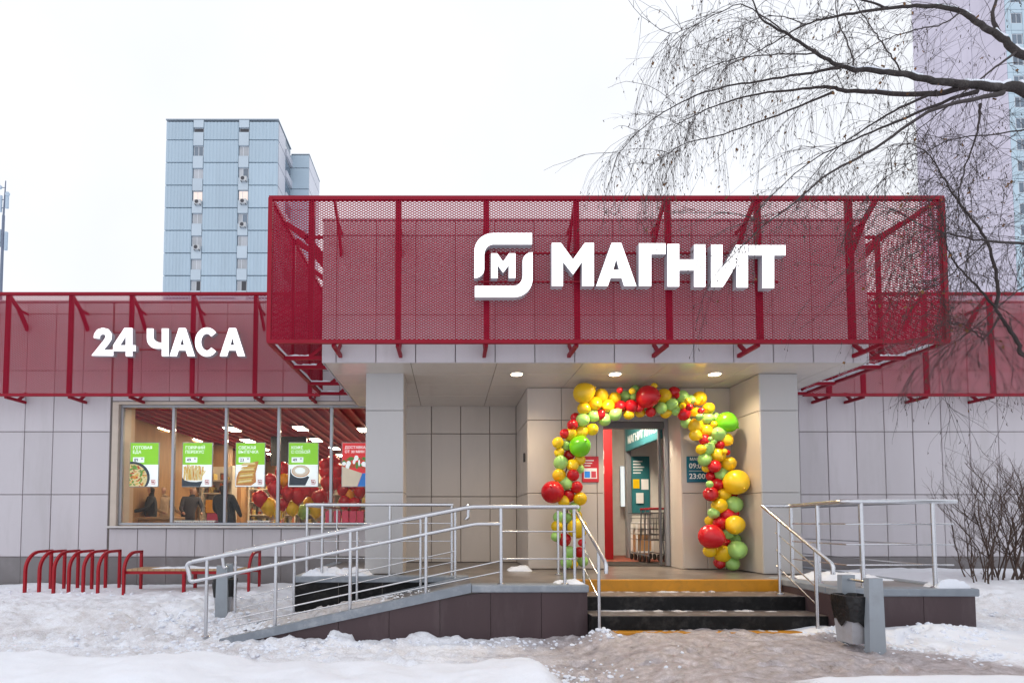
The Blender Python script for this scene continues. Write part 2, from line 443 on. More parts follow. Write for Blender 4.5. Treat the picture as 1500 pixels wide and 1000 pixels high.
# ------------------------------------------------------------------ numpy value noise
_tab = rng.random((256, 256))
def vnoise(x, y):
    xi = np.floor(x).astype(int); yi = np.floor(y).astype(int)
    fx = x - xi; fy = y - yi
    fx = fx*fx*(3-2*fx); fy = fy*fy*(3-2*fy)
    g = lambda a, b: _tab[a % 256, b % 256]
    return (g(xi, yi)*(1-fx) + g(xi+1, yi)*fx)*(1-fy) + (g(xi, yi+1)*(1-fx) + g(xi+1, yi+1)*fx)*fy
def fbm(x, y, o=5, g=0.5):
    s = np.zeros_like(x); a = 1.0; t = 0
    for k in range(o):
        s += a*(vnoise(x*2**k + 17.3*k, y*2**k + 5.1*k) - 0.5); t += a; a *= g
    return s / t
def sst(a, b, x):
    t = np.clip((x - a) / (b - a), 0, 1)
    return t*t*(3-2*t)

# ------------------------------------------------------------------ levels and distances of the building (metres)
LZ = 0.49                       # landing
Y_STEP = 7.20                   # top riser
Y_CHEEK = 6.51                  # front of the ramp and left cheek
Y_RIGHT = 6.17                  # front of the right landing
Y_COL = 7.95
Y_BOX = 7.40
Y_MESH = 6.88
Y_WMESH = 9.76
Y_WALL = 10.27
Y_DWALL = 8.80
Y_DOOR = 9.30
SOF = P(800, 531, Y_BOX).z      # underside of the canopy
X_L, X_R = 1.64, 4.37           # steps between the cheeks

# ------------------------------------------------------------------ ground
def ground_height(x, y):
    z = np.zeros_like(x)
    n_big = fbm(x*0.9 + 3, y*0.9, 4)
    n_mid = fbm(x*3.1, y*3.1 + 9, 4)
    n_fin = fbm(x*11.0, y*11.0, 3)
    z += -0.16*(1 - sst(1.3, 2.3, x))*(1 - sst(6.8, 8.6, y))*sst(-9.0, -4.5, x)
    # left of the steps: untidy trodden snow
    left = 1 - sst(-0.3, 1.2, x)
    z += left*(0.05*sst(6.6, 9.5, y) + 0.05*n_big)
    lumpy = left*sst(4.9, 5.6, y)*(1 - sst(8.6, 9.4, y))
    z += lumpy*(0.16*np.maximum(0, n_mid) + 0.07*n_fin)
    rough_l = np.exp(-(((x + 3.2)/1.3)**2 + ((y - 7.3)/0.9)**2))
    z += rough_l*(0.22*np.maximum(0, n_mid + 0.1) + 0.10*n_fin)
    # snow drift against the wall at the hoops
    z += left*0.10*sst(8.4, 9.6, y)*(0.6 + 1.2*n_big + 0.5*n_mid)
    # foreground bank
    crest = 4.95 + 0.30*n_big + 0.22*fbm(x*2.3, x*0 + 2.0, 3)
    edge = 1.06 + 0.35*fbm(y*1.7, y*0 + 4, 2)
    bank = (1 - sst(crest - 0.38, crest + 0.04, y))*(1 - sst(edge - 0.30, edge + 0.06, x))
    z += bank*(0.33 + 0.16*fbm(x*1.5, y*1.2 + 5, 3) - 0.05*sst(-3.0, -0.6, x) + 0.075*n_mid + 0.012*n_fin)
    # low bank in front, right of the path
    edge2 = 2.62 + 0.2*n_mid
    bank2 = (1 - sst(4.12, 4.42, y + 0.22*n_big))*sst(edge2 - 0.12, edge2 + 0.25, x)
    z += bank2*(0.085 + 0.05*n_mid)
    # piles along the ramp wall and by the steps
    z += 0.075*np.exp(-((y - 6.42)/0.22)**2)*(1 - sst(1.3, 1.75, x))*sst(-2.6, -1.6, x)*(0.5 + 1.6*np.maximum(0, n_mid + 0.15))
    z += 0.12*np.exp(-(((x - 1.70)/0.20)**2 + ((y - 6.22)/0.18)**2))
    z += 0.10*np.exp(-(((x - 4.22)/0.25)**2 + ((y - 6.02)/0.14)**2))*(0.8 + n_mid)
    # right side
    r = sst(0, 0.35, (x - 4.07)*0.75 + (y - 6.0)*0.67)
    z += r*(0.05 + 0.05*n_mid)
    z += r*0.34*sst(5.9, 8.3, y)*sst(5.6, 7.2, x)*(1 + 0.5*n_big)
    z += r*0.10*np.exp(-(((x - 5.3)/0.6)**2 + ((y - 5.9)/0.25)**2))
    # trodden path
    path = dirt_mask(x, y)
    z += path*(0.040*n_fin + 0.06*n_mid + 0.02*fbm(x*24.0, y*24.0 + 3, 2))
    return z

def dirt_mask(x, y):
    n_mid = fbm(x*1.9, y*1.9 + 40, 4)
    n_e = fbm(x*7.0, y*7.0 + 11, 4)
    right = 1 - sst(-0.22, 0.12, (x - 4.07)*0.75 + (y - 6.0)*0.67 + 0.5*n_mid + 0.35*n_e)
    leftw = sst(-0.6, 1.6, x + 0.9*n_mid)
    p = right*leftw*(1 - sst(6.5, 6.9, y))
    crest = 4.95 + 0.30*fbm(x*0.9 + 3, y*0.9, 4) + 0.22*fbm(x*2.3, x*0 + 2.0, 3)
    edge = 1.06 + 0.35*fbm(y*1.7, y*0 + 4, 2) + 0.15*n_e
    bank = (1 - sst(crest - 0.28 + 0.3*n_e, crest + 0.10 + 0.3*n_e, y))*(1 - sst(edge - 0.18, edge + 0.10, x))
    edge2 = 2.62
    bank2 = (1 - sst(4.22, 4.42, y + 0.22*fbm(x*0.9 + 3, y*0.9, 4)))*sst(edge2 - 0.05, edge2 + 0.15, x)
    p = p*(1 - bank)*(1 - bank2)
    # scuffed patches left of the ramp and along its foot
    scuff = 0.42*(1 - sst(-0.9, 0.4, x))*sst(5.1, 5.9, y)*(1 - sst(7.9, 9.0, y))*np.clip(0.45 + 2.2*n_mid, 0, 1)*sst(-9, -5, x)*(1-bank)
    scuff2 = 0.30*np.exp(-(((x - 7.2)/0.8)**2 + ((y - 6.6)/0.5)**2))
    return np.clip(np.maximum(np.maximum(p, scuff), scuff2), 0, 1)

def axis_grid(lo, hi, step, far_lo, far_hi):
    a = list(np.arange(lo, hi + 1e-6, step))
    s, v = step, hi
    while v < far_hi:
        s *= 1.35; v += s; a.append(min(v, far_hi))
    s, v, pre = step, lo, []
    while v > far_lo:
        s *= 1.35; v -= s; pre.append(max(v, far_lo))
    return np.array(pre[::-1] + a)

def build_ground():
    xs = axis_grid(-8.6, 8.8, 0.036, -1600, 1600)
    ys = axis_grid(3.1, 10.3, 0.030, -1200, 2200)
    X, Y = np.meshgrid(xs, ys)
    Z = ground_height(X, Y)
    fade = np.exp(-np.maximum(0, np.maximum(np.abs(X) - 12, np.maximum(Y - 11, 2 - Y)))/3.0)
    Z = Z*fade
    rf = random.Random(77)
    feet = []
    for _ in range(260):                                   # footprints
        k = rf.random()
        if k < 0.55: feet.append((rf.uniform(-6.8, -0.2), rf.uniform(5.2, 8.6)))
        elif k < 0.80: feet.append((rf.uniform(-0.5, 5.0), rf.uniform(4.6, 6.1)))
        else: feet.append((rf.uniform(6.0, 8.6), rf.uniform(5.4, 8.0)))
    for fx, fy in feet:
        i0, i1 = np.searchsorted(xs, [fx - 0.35, fx + 0.35]); j0, j1 = np.searchsorted(ys, [fy - 0.35, fy + 0.35])
        a = rf.uniform(0, 3.14); ca, sa = math.cos(a), math.sin(a)
        U = ((X[j0:j1, i0:i1] - fx)*ca + (Y[j0:j1, i0:i1] - fy)*sa)/0.135
        W = (-(X[j0:j1, i0:i1] - fx)*sa + (Y[j0:j1, i0:i1] - fy)*ca)/0.058
        q = U*U + W*W
        d = rf.uniform(0.02, 0.05)
        Z[j0:j1, i0:i1] += -d*np.exp(-q**2) + 0.35*d*np.exp(-((np.sqrt(q) - 1.35)/0.3)**2)
    inside = ((Y > 10.2) & (np.abs(X) < 60)) | ((Y > 6.75) & (X > -1.9) & (X < 5.85))
    Z = np.where(inside, np.minimum(Z, -0.02), Z)
    D = dirt_mask(X, Y)*fade
    nx, ny = len(xs), len(ys)
    co = np.stack([X, Y, Z], -1).reshape(-1, 3).astype(np.float32)
    i = np.arange(nx - 1)[None, :] + np.arange(ny - 1)[:, None]*nx
    q = np.stack([i, i + 1, i + 1 + nx, i + nx], -1).reshape(-1).astype(np.int32)
    me = bpy.data.meshes.new('ground')
    me.vertices.add(len(co)); me.vertices.foreach_set('co', co.ravel())
    me.loops.add(len(q)); me.loops.foreach_set('vertex_index', q)
    nf = len(q)//4
    me.polygons.add(nf); me.polygons.foreach_set('loop_start', np.arange(0, nf*4, 4, dtype=np.int32))
    me.polygons.foreach_set('use_smooth', np.ones(nf, dtype=bool))
    me.update(calc_edges=True)
    a = me.attributes.new('dirt', 'FLOAT', 'POINT'); a.data.foreach_set('value', D.ravel().astype(np.float32))
    me.materials.append(M['snow_ground'])
    o = link('ground', me)
    tag(o, kind='structure', label='snow covered ground with a trodden dirty path to the steps')
build_ground()

def GZ(x, y):
    return float(ground_height(np.array([float(x)]), np.array([float(y)]))[0])

# snow crumbs and lumps kicked up around the path, ramp and walls
def build_clumps():
    t = (1 + 5**0.5)/2
    ico = [Vector(v).normalized() for v in [(-1,t,0),(1,t,0),(-1,-t,0),(1,-t,0),(0,-1,t),(0,1,t),(0,-1,-t),(0,1,-t),(t,0,-1),(t,0,1),(-t,0,-1),(-t,0,1)]]
    fc = [(0,11,5),(0,5,1),(0,1,7),(0,7,10),(0,10,11),(1,5,9),(5,11,4),(11,10,2),(10,7,6),(7,1,8),(3,9,4),(3,4,2),(3,2,6),(3,6,8),(3,8,9),(4,9,5),(2,4,11),(6,2,10),(8,6,7),(9,8,1)]
    m = MB(); rn = random.Random(3)
    def lump(x, y, z, r):
        m.add([(x + v.x*r*rn.uniform(0.6, 1.3), y + v.y*r*rn.uniform(0.6, 1.3), z + v.z*r*rn.uniform(0.45, 0.9)) for v in ico], fc)
    spots = [(-3.2, 7.2, 1.1, 0.8, 420, 0.030), (-1.6, 6.25, 0.9, 0.13, 120, 0.022), (0.6, 6.25, 0.9, 0.13, 120, 0.022), (4.25, 6.0, 0.3, 0.10, 90, 0.026),
             (1.72, 6.2, 0.16, 0.14, 60, 0.024), (-4.8, 6.2, 1.8, 0.7, 320, 0.022), (5.2, 5.75, 0.5, 0.25, 60, 0.025),
             (0.5, 5.25, 1.4, 0.35, 130, 0.016), (6.8, 6.6, 0.7, 0.6, 70, 0.022), (-2.3, 6.0, 1.0, 0.3, 160, 0.026), (-5.4, 9.1, 2.4, 0.3, 120, 0.025), (4.4, 5.6, 0.35, 0.30, 110, 0.020), (4.9, 5.1, 0.3, 0.25, 90, 0.018), (1.1, 4.6, 0.16, 0.4, 90, 0.020), (-2.0, 5.0, 2.6, 0.16, 260, 0.022), (0.2, 5.0, 0.9, 0.14, 120, 0.022)]
    for cx, cy, sx, sy, n, r in spots:
        for _ in range(n):
            x, y = rn.gauss(cx, sx*0.6), rn.gauss(cy, sy*0.6)
            if (-2.7 < x < X_L + 0.02 and y > 6.45) or (X_L <= x <= X_R and y > 6.3) or (x > X_R and x < 6.0 and y > 6.1) or y > 10.2:
                continue
            rr = r*rn.uniform(0.35, 1.25)**1.5
            lump(x, y, GZ(x, y) + rr*0.15, rr)
    m.build('snow_clumps', 'snow_white', smooth=False, kind='stuff', label='loose crumbs and lumps of snow lying on the trodden ground', cat='snow', recalc=False)
build_clumps()

# ------------------------------------------------------------------ cladding panels as separate pieces
_pm = {}
def panel_mesh(w, h, t, mat_name, b=0.006):
    """a thin panel facing -y, its centre back at the origin"""
    key = (round(w, 3), round(h, 3), t, mat_name)
    if key not in _pm:
        bm = bmesh.new()
        fr = [bm.verts.new((sx*(w/2 - b), -t, sz*(h/2 - b))) for sx, sz in ((-1,-1),(1,-1),(1,1),(-1,1))]
        md = [bm.verts.new((sx*w/2, -t + b, sz*h/2)) for sx, sz in ((-1,-1),(1,-1),(1,1),(-1,1))]
        bk = [bm.verts.new((sx*w/2, 0, sz*h/2)) for sx, sz in ((-1,-1),(1,-1),(1,1),(-1,1))]
        bm.faces.new(fr); bm.faces.new(bk[::-1])
        for i in range(4):
            j = (i+1) % 4
            bm.faces.new((fr[j], fr[i], md[i], md[j])); bm.faces.new((md[j], md[i], bk[i], bk[j]))
        bmesh.ops.recalc_face_normals(bm, faces=bm.faces[:])
        me = bpy.data.meshes.new('panel'); bm.to_mesh(me); bm.free()
        me.materials.append(M[mat_name])
        _pm[key] = me
    return _pm[key]

def clad(parent, name, xs, zs, y, mat_name, gap=0.012, t=0.018, skip=None, rot=0.0, at=None):
    """panels on the plane y (facing -y) between the joints xs and zs; with rot and at the plane is turned about z at a point"""
    w0 = wloc(parent)
    for i in range(len(xs)-1):
        for j in range(len(zs)-1):
            if skip and skip((xs[i]+xs[i+1])/2, (zs[j]+zs[j+1])/2): continue
            w, h = xs[i+1]-xs[i]-gap, zs[j+1]-zs[j]-gap
            if w < 0.02 or h < 0.02: continue
            c = Vector(((xs[i]+xs[i+1])/2, y, (zs[j]+zs[j+1])/2))
            if at is not None:      # xs measured along the turned plane from 'at'
                u = (xs[i]+xs[i+1])/2
                c = Vector((at[0] + u*math.cos(rot), at[1] + u*math.sin(rot), c.z))
            jit = random.uniform(-0.0015, 0.0015)
            o = link(name, panel_mesh(w, h, t, mat_name), parent, c - w0 + Vector((0, jit, 0)))
            o.rotation_euler = (random.uniform(-0.0012, 0.0012), 0, rot + random.uniform(-0.0015, 0.0015))

def steps_from(a, b, s, first=None):
    v = [a]
    x = (a + s) if first is None else first
    while x < b - 0.03:
        v.append(x); x += s
    v.append(b)
    return v

# ------------------------------------------------------------------ the shop building
B = empty('shop_building', (0, Y_WALL, 0), 'low pale panelled shop building with entrance canopy and shop window', 'building')
ZTOP = P(300, 443, Y_WALL).z
Z1 = P(80, 632, Y_WALL).z; Z2 = P(80, 724, Y_WALL).z; ZPL = P(80, 815, Y_WALL).z
ZU = P(100, 542.5, Y_WALL).z; ZUU = P(100, 460, Y_WALL).z
WX0, WX1 = P(172, 680, Y_WALL).x, P(172, 680, Y_WALL).x + 5.02     # window opening
WZ0, WZ1 = P(300, 769, Y_WALL).z, P(300, 592, Y_WALL).z
VXL, VXR = P(773, 700, Y_DWALL).x, 4.56                            # entrance block
BXL, BXR = P(472, 430, Y_BOX).x, P(1271, 430, Y_BOX).x
BZT = P(800, 323, Y_BOX).z
XEND_L, XEND_R = -11.5, 14.5
yb = Y_WALL + 0.02                                                  # backing face behind the panels

wl = MB()
for (a, b_, c, d) in [(XEND_L, WX0 - 0.10, 0, ZTOP - 0.02), (WX0 - 0.10, WX1 + 0.1, 0, WZ0 - 0.05), (WX0 - 0.10, WX1 + 0.1, WZ1 + 0.05, ZTOP - 0.02), (WX1 + 0.1, VXL + 0.02, 0, ZTOP - 0.02)]:
    wl.box(a, b_, yb, yb + 0.30, c - 0.3 if c == 0 else c, d)
wing_l = wl.build('wing_wall', 'joint', B)
wr = MB().box(VXR, XEND_R, yb, yb + 0.30, -0.3, ZTOP - 0.02)
wing_r = wr.build('wing_wall', 'joint', B)
pw = 42/800*Y_WALL
xl0 = P(76, 680, Y_WALL).x
xs_left = sorted([xl0 + pw*k for k in range(-9, 3)])
xs_left = [x for x in xs_left if x < WX0 - 0.15] + [WX0 - 0.13]
zs_all = [ZPL, Z2, Z1, ZU, ZUU, ZTOP]
clad(wing_l, 'wall_panel', xs_left, zs_all, yb, 'panel')
clad(wing_l, 'plinth_panel', xs_left, [-0.28, ZPL], yb + 0.012, 'plinth', gap=0.006)
# around the window
xs_win = steps_from(WX0 - 0.13, WX1 + 0.13, pw)
clad(wing_l, 'wall_panel', xs_win, [ZPL, WZ0 - 0.06], yb, 'panel')
clad(wing_l, 'plinth_panel', xs_win, [-0.28, ZPL], yb + 0.012, 'plinth', gap=0.006)
clad(wing_l, 'wall_panel', xs_win, [WZ1 + 0.06, ZU, ZUU, ZTOP], yb, 'panel')
# recess behind the left column
xr0 = P(632, 680, Y_WALL).x
xs_rec = [WX1 + 0.13] + [xr0 + 43/800*Y_WALL*k for k in range(-1, 3)] + [VXL]
zr1, zr2 = P(640, 635, Y_WALL).z, P(640, 727, Y_WALL).z
clad(wing_l, 'wall_panel', xs_rec, [LZ, zr2, zr1, SOF + 0.3], yb, 'entry_panel', skip=lambda x, z: False)
# right wing
xr = P(1298, 700, Y_WALL).x
xs_right = sorted([xr + pw*k for k in range(-7, 14)])
xs_right = [VXR + 0.3] + [x for x in xs_right if VXR + 0.45 < x < XEND_R]
clad(wing_r, 'wall_panel', xs_right, zs_all, yb, 'panel')
clad(wing_r, 'plinth_panel', xs_right, [-0.28, ZPL], yb + 0.012, 'plinth', gap=0.006)
# roof deck with parapet cap and a thin bed of snow
MB().box(XEND_L, XEND_R, yb + 0.31, 34, ZTOP - 0.16, ZTOP - 0.05).build('roof', 'roof', B)
MB().bbox(XEND_L, XEND_R, Y_WALL - 0.03, Y_WALL + 0.36, ZTOP + 0.005, ZTOP + 0.035, 0.006).build('parapet_cap', 'panel', B)
MB().box(XEND_L, XEND_L + 0.3, yb + 0.301, 34, -0.3, ZTOP - 0.17).build('side_wall', 'panel', B)
MB().box(XEND_R - 0.3, XEND_R, yb + 0.301, 34, -0.3, ZTOP - 0.17).build('side_wall', 'panel', B)
MB().box(XEND_L, XEND_R, 34.01, 34.3, -0.3, ZTOP).build('rear_wall', 'panel', B)

# ---- shop window
win = MB()
fy0, fy1 = Y_WALL + 0.06, Y_WALL + 0.14
npane = 5
pwid = (WX1 - WX0)/npane
win.bbox(WX0, WX1, fy0, fy1, WZ1 - 0.045, WZ1, 0.006).bbox(WX0, WX1, fy0, fy1, WZ0, WZ0 + 0.05, 0.006)
window = win.build('window', 'alu', B)
for k in range(npane + 1):
    xc = WX0 + pwid*k
    w = 0.028
    x0, x1 = (xc - w, xc + w) if 0 < k < npane else ((xc, xc + 0.05) if k == 0 else (xc - 0.05, xc))
    MB().bbox(x0, x1, fy0 + 0.004, fy1 - 0.004, WZ0 + 0.051, WZ1 - 0.046, 0.006).build('mullion', 'alu', window)
for k in range(npane):
    MB().box(WX0 + pwid*k + 0.03, WX0 + pwid*(k+1) - 0.03, fy0 + 0.036, fy0 + 0.042, WZ0 + 0.04, WZ1 - 0.04).build('pane', 'window_glass', window)
rv = MB()
rv.box(WX0 - 0.115, WX0 - 0.002, Y_WALL - 0.006, fy1 + 0.28, WZ0 - 0.045, WZ1 + 0.045)
rv.box(WX1 + 0.002, WX1 + 0.115, Y_WALL - 0.006, fy1 + 0.28, WZ0 - 0.045, WZ1 + 0.045)
rv.box(WX0 - 0.0, WX1 + 0.0, Y_WALL - 0.005, fy1 + 0.28, WZ1 + 0.002, WZ1 + 0.05)
rv.build('window_reveal', 'reveal', window)
MB().bbox(WX0 - 0.13, WX1 + 0.13, Y_WALL - 0.09, fy0 - 0.002, WZ0 - 0.05, WZ0 - 0.012, 0.006).build('window_sill', 'sill', window)
MB().box(WX0 - 0.1, WX1 + 0.1, fy1 + 0.002, fy1 + 0.5, WZ0 - 0.06, WZ0 - 0.01).build('inner_sill', 'sill', window)

# ---- canopy box: fascia panels in front, soffit below
cb = MB()
cb.box(BXL + 0.02, BXR - 0.02, Y_BOX + 0.02, Y_WALL - 0.01, SOF + 0.32, BZT - 0.03)
canopy = cb.build('canopy_box', 'joint', B)
pwb = 59/800*Y_BOX
xb0 = P(493, 440, Y_BOX).x
xs_box = [BXL] + [x for x in sorted(xb0 + pwb*k for k in range(0, 15)) if BXL + 0.05 < x < BXR - 0.05] + [BXR]
zs_box = [SOF - 0.004, P(800, 461, Y_BOX).z, P(800, 345, Y_BOX).z, BZT]
clad(canopy, 'fascia_panel', xs_box, zs_box, Y_BOX + 0.018, 'panel', gap=0.010)
for sx, xx in ((-1, BXL), (1, BXR)):       # box sides
    us = steps_from(0.02, Y_WALL - Y_BOX - 0.03, pwb)
    if sx < 0:
        clad(canopy, 'side_panel', [-u for u in reversed(us)], zs_box, 0, 'panel', gap=0.010, rot=R(-90), at=(xx + 0.02, Y_BOX, 0))
    else:
        clad(canopy, 'side_panel', us, zs_box, 0, 'panel', gap=0.010, rot=R(90), at=(xx - 0.02, Y_BOX, 0))
MB().bbox(BXL - 0.01, BXR + 0.01, Y_BOX - 0.01, Y_BOX + 0.3, BZT + 0.004, BZT + 0.03, 0.005).build('parapet_cap', 'panel', canopy)
MB().box(BXL + 0.02, BXR - 0.02, Y_BOX + 0.301, Y_WALL + 0.3, BZT - 0.02, BZT + 0.015).build('canopy_roof', 'roof', canopy)
soffit = MB().box(BXL + 0.03, BXR - 0.03, Y_BOX + 0.03, Y_WALL - 0.012, SOF + 0.02, SOF + 0.30).build('soffit', 'joint', B)
sx_j = steps_from(BXL + 0.03, BXR - 0.03, 1.19)
sy_j = [Y_BOX + 0.03, 8.0, 8.6, 9.4, Y_WALL - 0.01]
for i in range(len(sx_j)-1):
    for j in range(len(sy_j)-1):
        MB().bbox(sx_j[i] + 0.003, sx_j[i+1] - 0.003, sy_j[j] + 0.003, sy_j[j+1] - 0.003, SOF, SOF + 0.018, 0.003).build('soffit_panel', 'soffit', soffit)

# ---- columns
def column(x0, x1, y0, y1, core_to, matn):
    c = MB().box(x0 + 0.02, x1 - 0.02, y0 + 0.02, y1, LZ, SOF).build('column', 'joint', B)
    zs = [LZ + 0.002, P(560, 721, Y_COL).z, P(560, 601, Y_COL).z, P(560, 546, Y_COL).z, SOF - 0.001]
    clad(c, 'column_panel', [x0, x1], zs, y0 + 0.018, matn, gap=0.006)
    n = y1 - y0
    clad(c, 'column_panel', [-n, -0.02], zs, 0, matn, gap=0.006, rot=R(-90), at=(x0 + 0.018, y0, 0))
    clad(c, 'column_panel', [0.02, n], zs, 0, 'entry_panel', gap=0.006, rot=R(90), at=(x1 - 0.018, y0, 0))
    return c
cxl0, cxl1 = P(535, 680, Y_COL).x, P(591, 680, Y_COL).x
cxr0, cxr1 = P(1115, 680, Y_COL).x, P(1172, 680, Y_COL).x
column(cxl0, cxl1, Y_COL, Y_COL + 0.57, 0, 'column_panel')
cr = MB().box(cxr0 + 0.02, cxr1 - 0.02, Y_COL + 0.02, Y_WALL + 0.018, LZ, SOF).build('column', 'joint', B)
zs_c = [LZ + 0.002, P(1150, 721, Y_COL).z, P(1150, 601, Y_COL).z, SOF - 0.001]
clad(cr, 'column_panel', [cxr0, cxr1], zs_c, Y_COL + 0.018, 'column_panel', gap=0.006)
dd = Y_DWALL - Y_COL
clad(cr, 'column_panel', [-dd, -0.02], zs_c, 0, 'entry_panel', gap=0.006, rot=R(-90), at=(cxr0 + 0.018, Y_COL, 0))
clad(cr, 'column_panel', [0.02, 1.1, Y_WALL - Y_COL], zs_c, 0, 'column_panel', gap=0.006, rot=R(90), at=(cxr1 - 0.018, Y_COL, 0))

# ---- entrance block with the doorway
DX0, DX1 = P(884, 720, Y_DWALL).x, P(1000, 720, Y_DWALL).x
DZT = P(930, 609, Y_DOOR).z
ew = MB()
yd = Y_DWALL + 0.02
ew.box(VXL + 0.02, DX0 - 0.005, yd, Y_DOOR + 0.12, LZ, SOF)
ew.box(DX1 + 0.005, cxr0 + 0.019, yd, Y_DOOR + 0.12, LZ, SOF)
ew.box(DX0 - 0.005, DX1 + 0.005, yd, Y_DOOR + 0.12, DZT + 0.02, SOF)
ew.box(VXL + 0.02, VXL + 0.2, Y_DOOR + 0.121, Y_WALL + 0.018, LZ, SOF)
entry = ew.build('entrance_wall', 'joint', B)
ze1, ze2 = P(800, 615, Y_DWALL).z, P(800, 722, Y_DWALL).z
zs_e = [LZ + 0.002, ze2, ze1, SOF - 0.001]
clad(entry, 'entry_panel', [VXL, P(823, 650, Y_DWALL).x, P(874, 650, Y_DWALL).x, DX0], zs_e, yd, 'entry_panel', gap=0.008)
clad(entry, 'entry_panel', [DX1, P(1034, 650, Y_DWALL).x, cxr0 + 0.018], zs_e, yd, 'entry_panel', gap=0.008)
clad(entry, 'entry_panel', [DX0, (DX0 + DX1)/2, DX1], [DZT + 0.02, SOF - 0.001], yd, 'entry_panel', gap=0.008)
clad(entry, 'entry_panel', [-(Y_WALL - Y_DWALL), -0.75, -0.02], zs_e, 0, 'entry_panel', gap=0.008, rot=R(-90), at=(VXL + 0.018, Y_DWALL, 0))
MB().box(DX1 - 0.012, DX1 + 0.003, Y_DWALL + 0.01, Y_DOOR - 0.001, LZ + 0.002, DZT + 0.015).build('door_reveal', 'entry_panel', entry)
MB().box(DX0 - 0.003, DX0 + 0.012, Y_DWALL + 0.01, Y_DOOR - 0.001, LZ + 0.002, DZT + 0.015).build('door_reveal', 'entry_panel', entry)
MB().box(DX0 + 0.013, DX1 - 0.013, Y_DWALL + 0.01, Y_DOOR - 0.001, DZT + 0.004, DZT + 0.017).build('door_reveal', 'entry_panel', entry)
door = MB().bbox(DX0 + 0.013, DX0 + 0.07, Y_DOOR, Y_DOOR + 0.09, LZ + 0.004, DZT, 0.006).bbox(DX1 - 0.075, DX1 - 0.013, Y_DOOR, Y_DOOR + 0.09, LZ + 0.004, DZT, 0.006).bbox(DX0 + 0.07, DX1 - 0.075, Y_DOOR, Y_DOOR + 0.09, DZT - 0.09, DZT, 0.006).build('door', 'alu', B)
MB().bbox(DX0 + 0.071, DX1 - 0.076, Y_DOOR + 0.02, Y_DOOR + 0.14, DZT - 0.21, DZT - 0.091, 0.01).build('door_operator', 'dark_frame', door)
# slid-open leaf parked behind the right jamb
lf = MB().bbox(DX1 - 0.15, DX1 - 0.11, Y_DOOR + 0.10, Y_DOOR + 0.14, LZ + 0.01, DZT - 0.1, 0.005).build('door_leaf', 'dark_frame', door)
MB().box(DX1 - 0.11, DX1 + 0.6, Y_DOOR + 0.13, Y_DOOR + 0.139, LZ + 0.03, DZT - 0.12).build('pane', 'door_glass', lf)

# ---- ceiling downlights in the soffit
def downlight(px, where):
    c = PZ(px, 547, SOF)
    t = empty('downlight', (c.x, c.y, SOF), 'round warm downlight in the soffit ' + where, 'lamp', 'downlights in the canopy soffit')
    MB().lathe((c.x, c.y, SOF - 0.012), [(0.105, 0), (0.105, 0.010), (0.08, 0.010)], 28).build('rim', 'lamp_rim', t)
    MB().lathe((c.x, c.y, SOF - 0.016), [(0.082, 0), (0.082, 0.003)], 28).build('diffuser', 'lamp_warm', t)
    sp = bpy.data.lights.new('downlight_beam', 'SPOT'); sp.energy = 135; sp.color = (1.0, 0.80, 0.54); sp.spot_size = R(150); sp.spot_blend = 0.9; sp.shadow_soft_size = 0.08
    so_ = bpy.data.objects.new('downlight_beam', sp); COL.objects.link(so_); so_.parent = t; so_.location = (0, 0, -0.03)
for px, wh in ((757, 'near the recessed panel wall'), (901, 'between the two outer downlights'), (1047, 'near the column by the stair handrail')): downlight(px, wh)

# ------------------------------------------------------------------ landing, steps, ramp
E = empty('entrance_terrace', (2.9, 7.2, 0), 'raised entrance terrace with plum tiled sides, grey coping, steps and ramp', 'terrace')
XE = -2.12                                  # left end of the terrace
Y_EXT = 7.55
XRR = P(1430, 900, Y_RIGHT).x
X_TOP = P(690, 858, Y_CHEEK).x              # top of the ramp
lz0 = LZ - 0.045
ld = MB()
ld.box(XE, X_TOP, Y_EXT, Y_WALL + 0.019, -0.2, LZ - 0.004)
ld.box(X_TOP + 0.001, X_L, Y_CHEEK + 0.03, Y_WALL + 0.019, -0.2, LZ - 0.004)
ld.box(X_L + 0.001, X_R - 0.001, Y_STEP + 0.05, Y_WALL + 0.019, -0.2, LZ - 0.004)
ld.box(X_R, XRR, Y_RIGHT + 0.03, Y_WALL + 0.019, -0.2, LZ - 0.004)
landing = ld.build('landing', 'landing', E)
# steps: riser, tread
def step(y0, y1, z0, z1, riser, name='step'):
    s = MB().bbox(X_L + 0.004, X_R - 0.004, y0, y1, z0, z1, 0.008).build(name, riser, E)
    return s
zt1, zt2 = LZ - 0.155, LZ - 0.325
s1 = step(Y_STEP, Y_STEP + 0.049, zt1 - 0.02, LZ + 0.001, 'step_yellow')
s2 = step(6.74, Y_STEP + 0.045, zt2 - 0.02, zt1 - 0.004, 'step_black')
s3 = step(6.34, 6.80, -0.25, zt2 - 0.004, 'step_black')
MB().box(X_L + 0.006, X_R - 0.006, 6.752, Y_STEP - 0.001, zt1 - 0.003, zt1 + 0.002).build('tread', 'tread', s2)
MB().box(X_L + 0.006, X_R - 0.006, 6.352, 6.739, zt2 - 0.003, zt2 + 0.002).build('tread', 'tread', s3)
MB().bbox(X_L + 0.12, X_R - 0.22, 6.19, 6.31, -0.05, 0.010, 0.006).build('edge_strip', 'step_yellow', E)
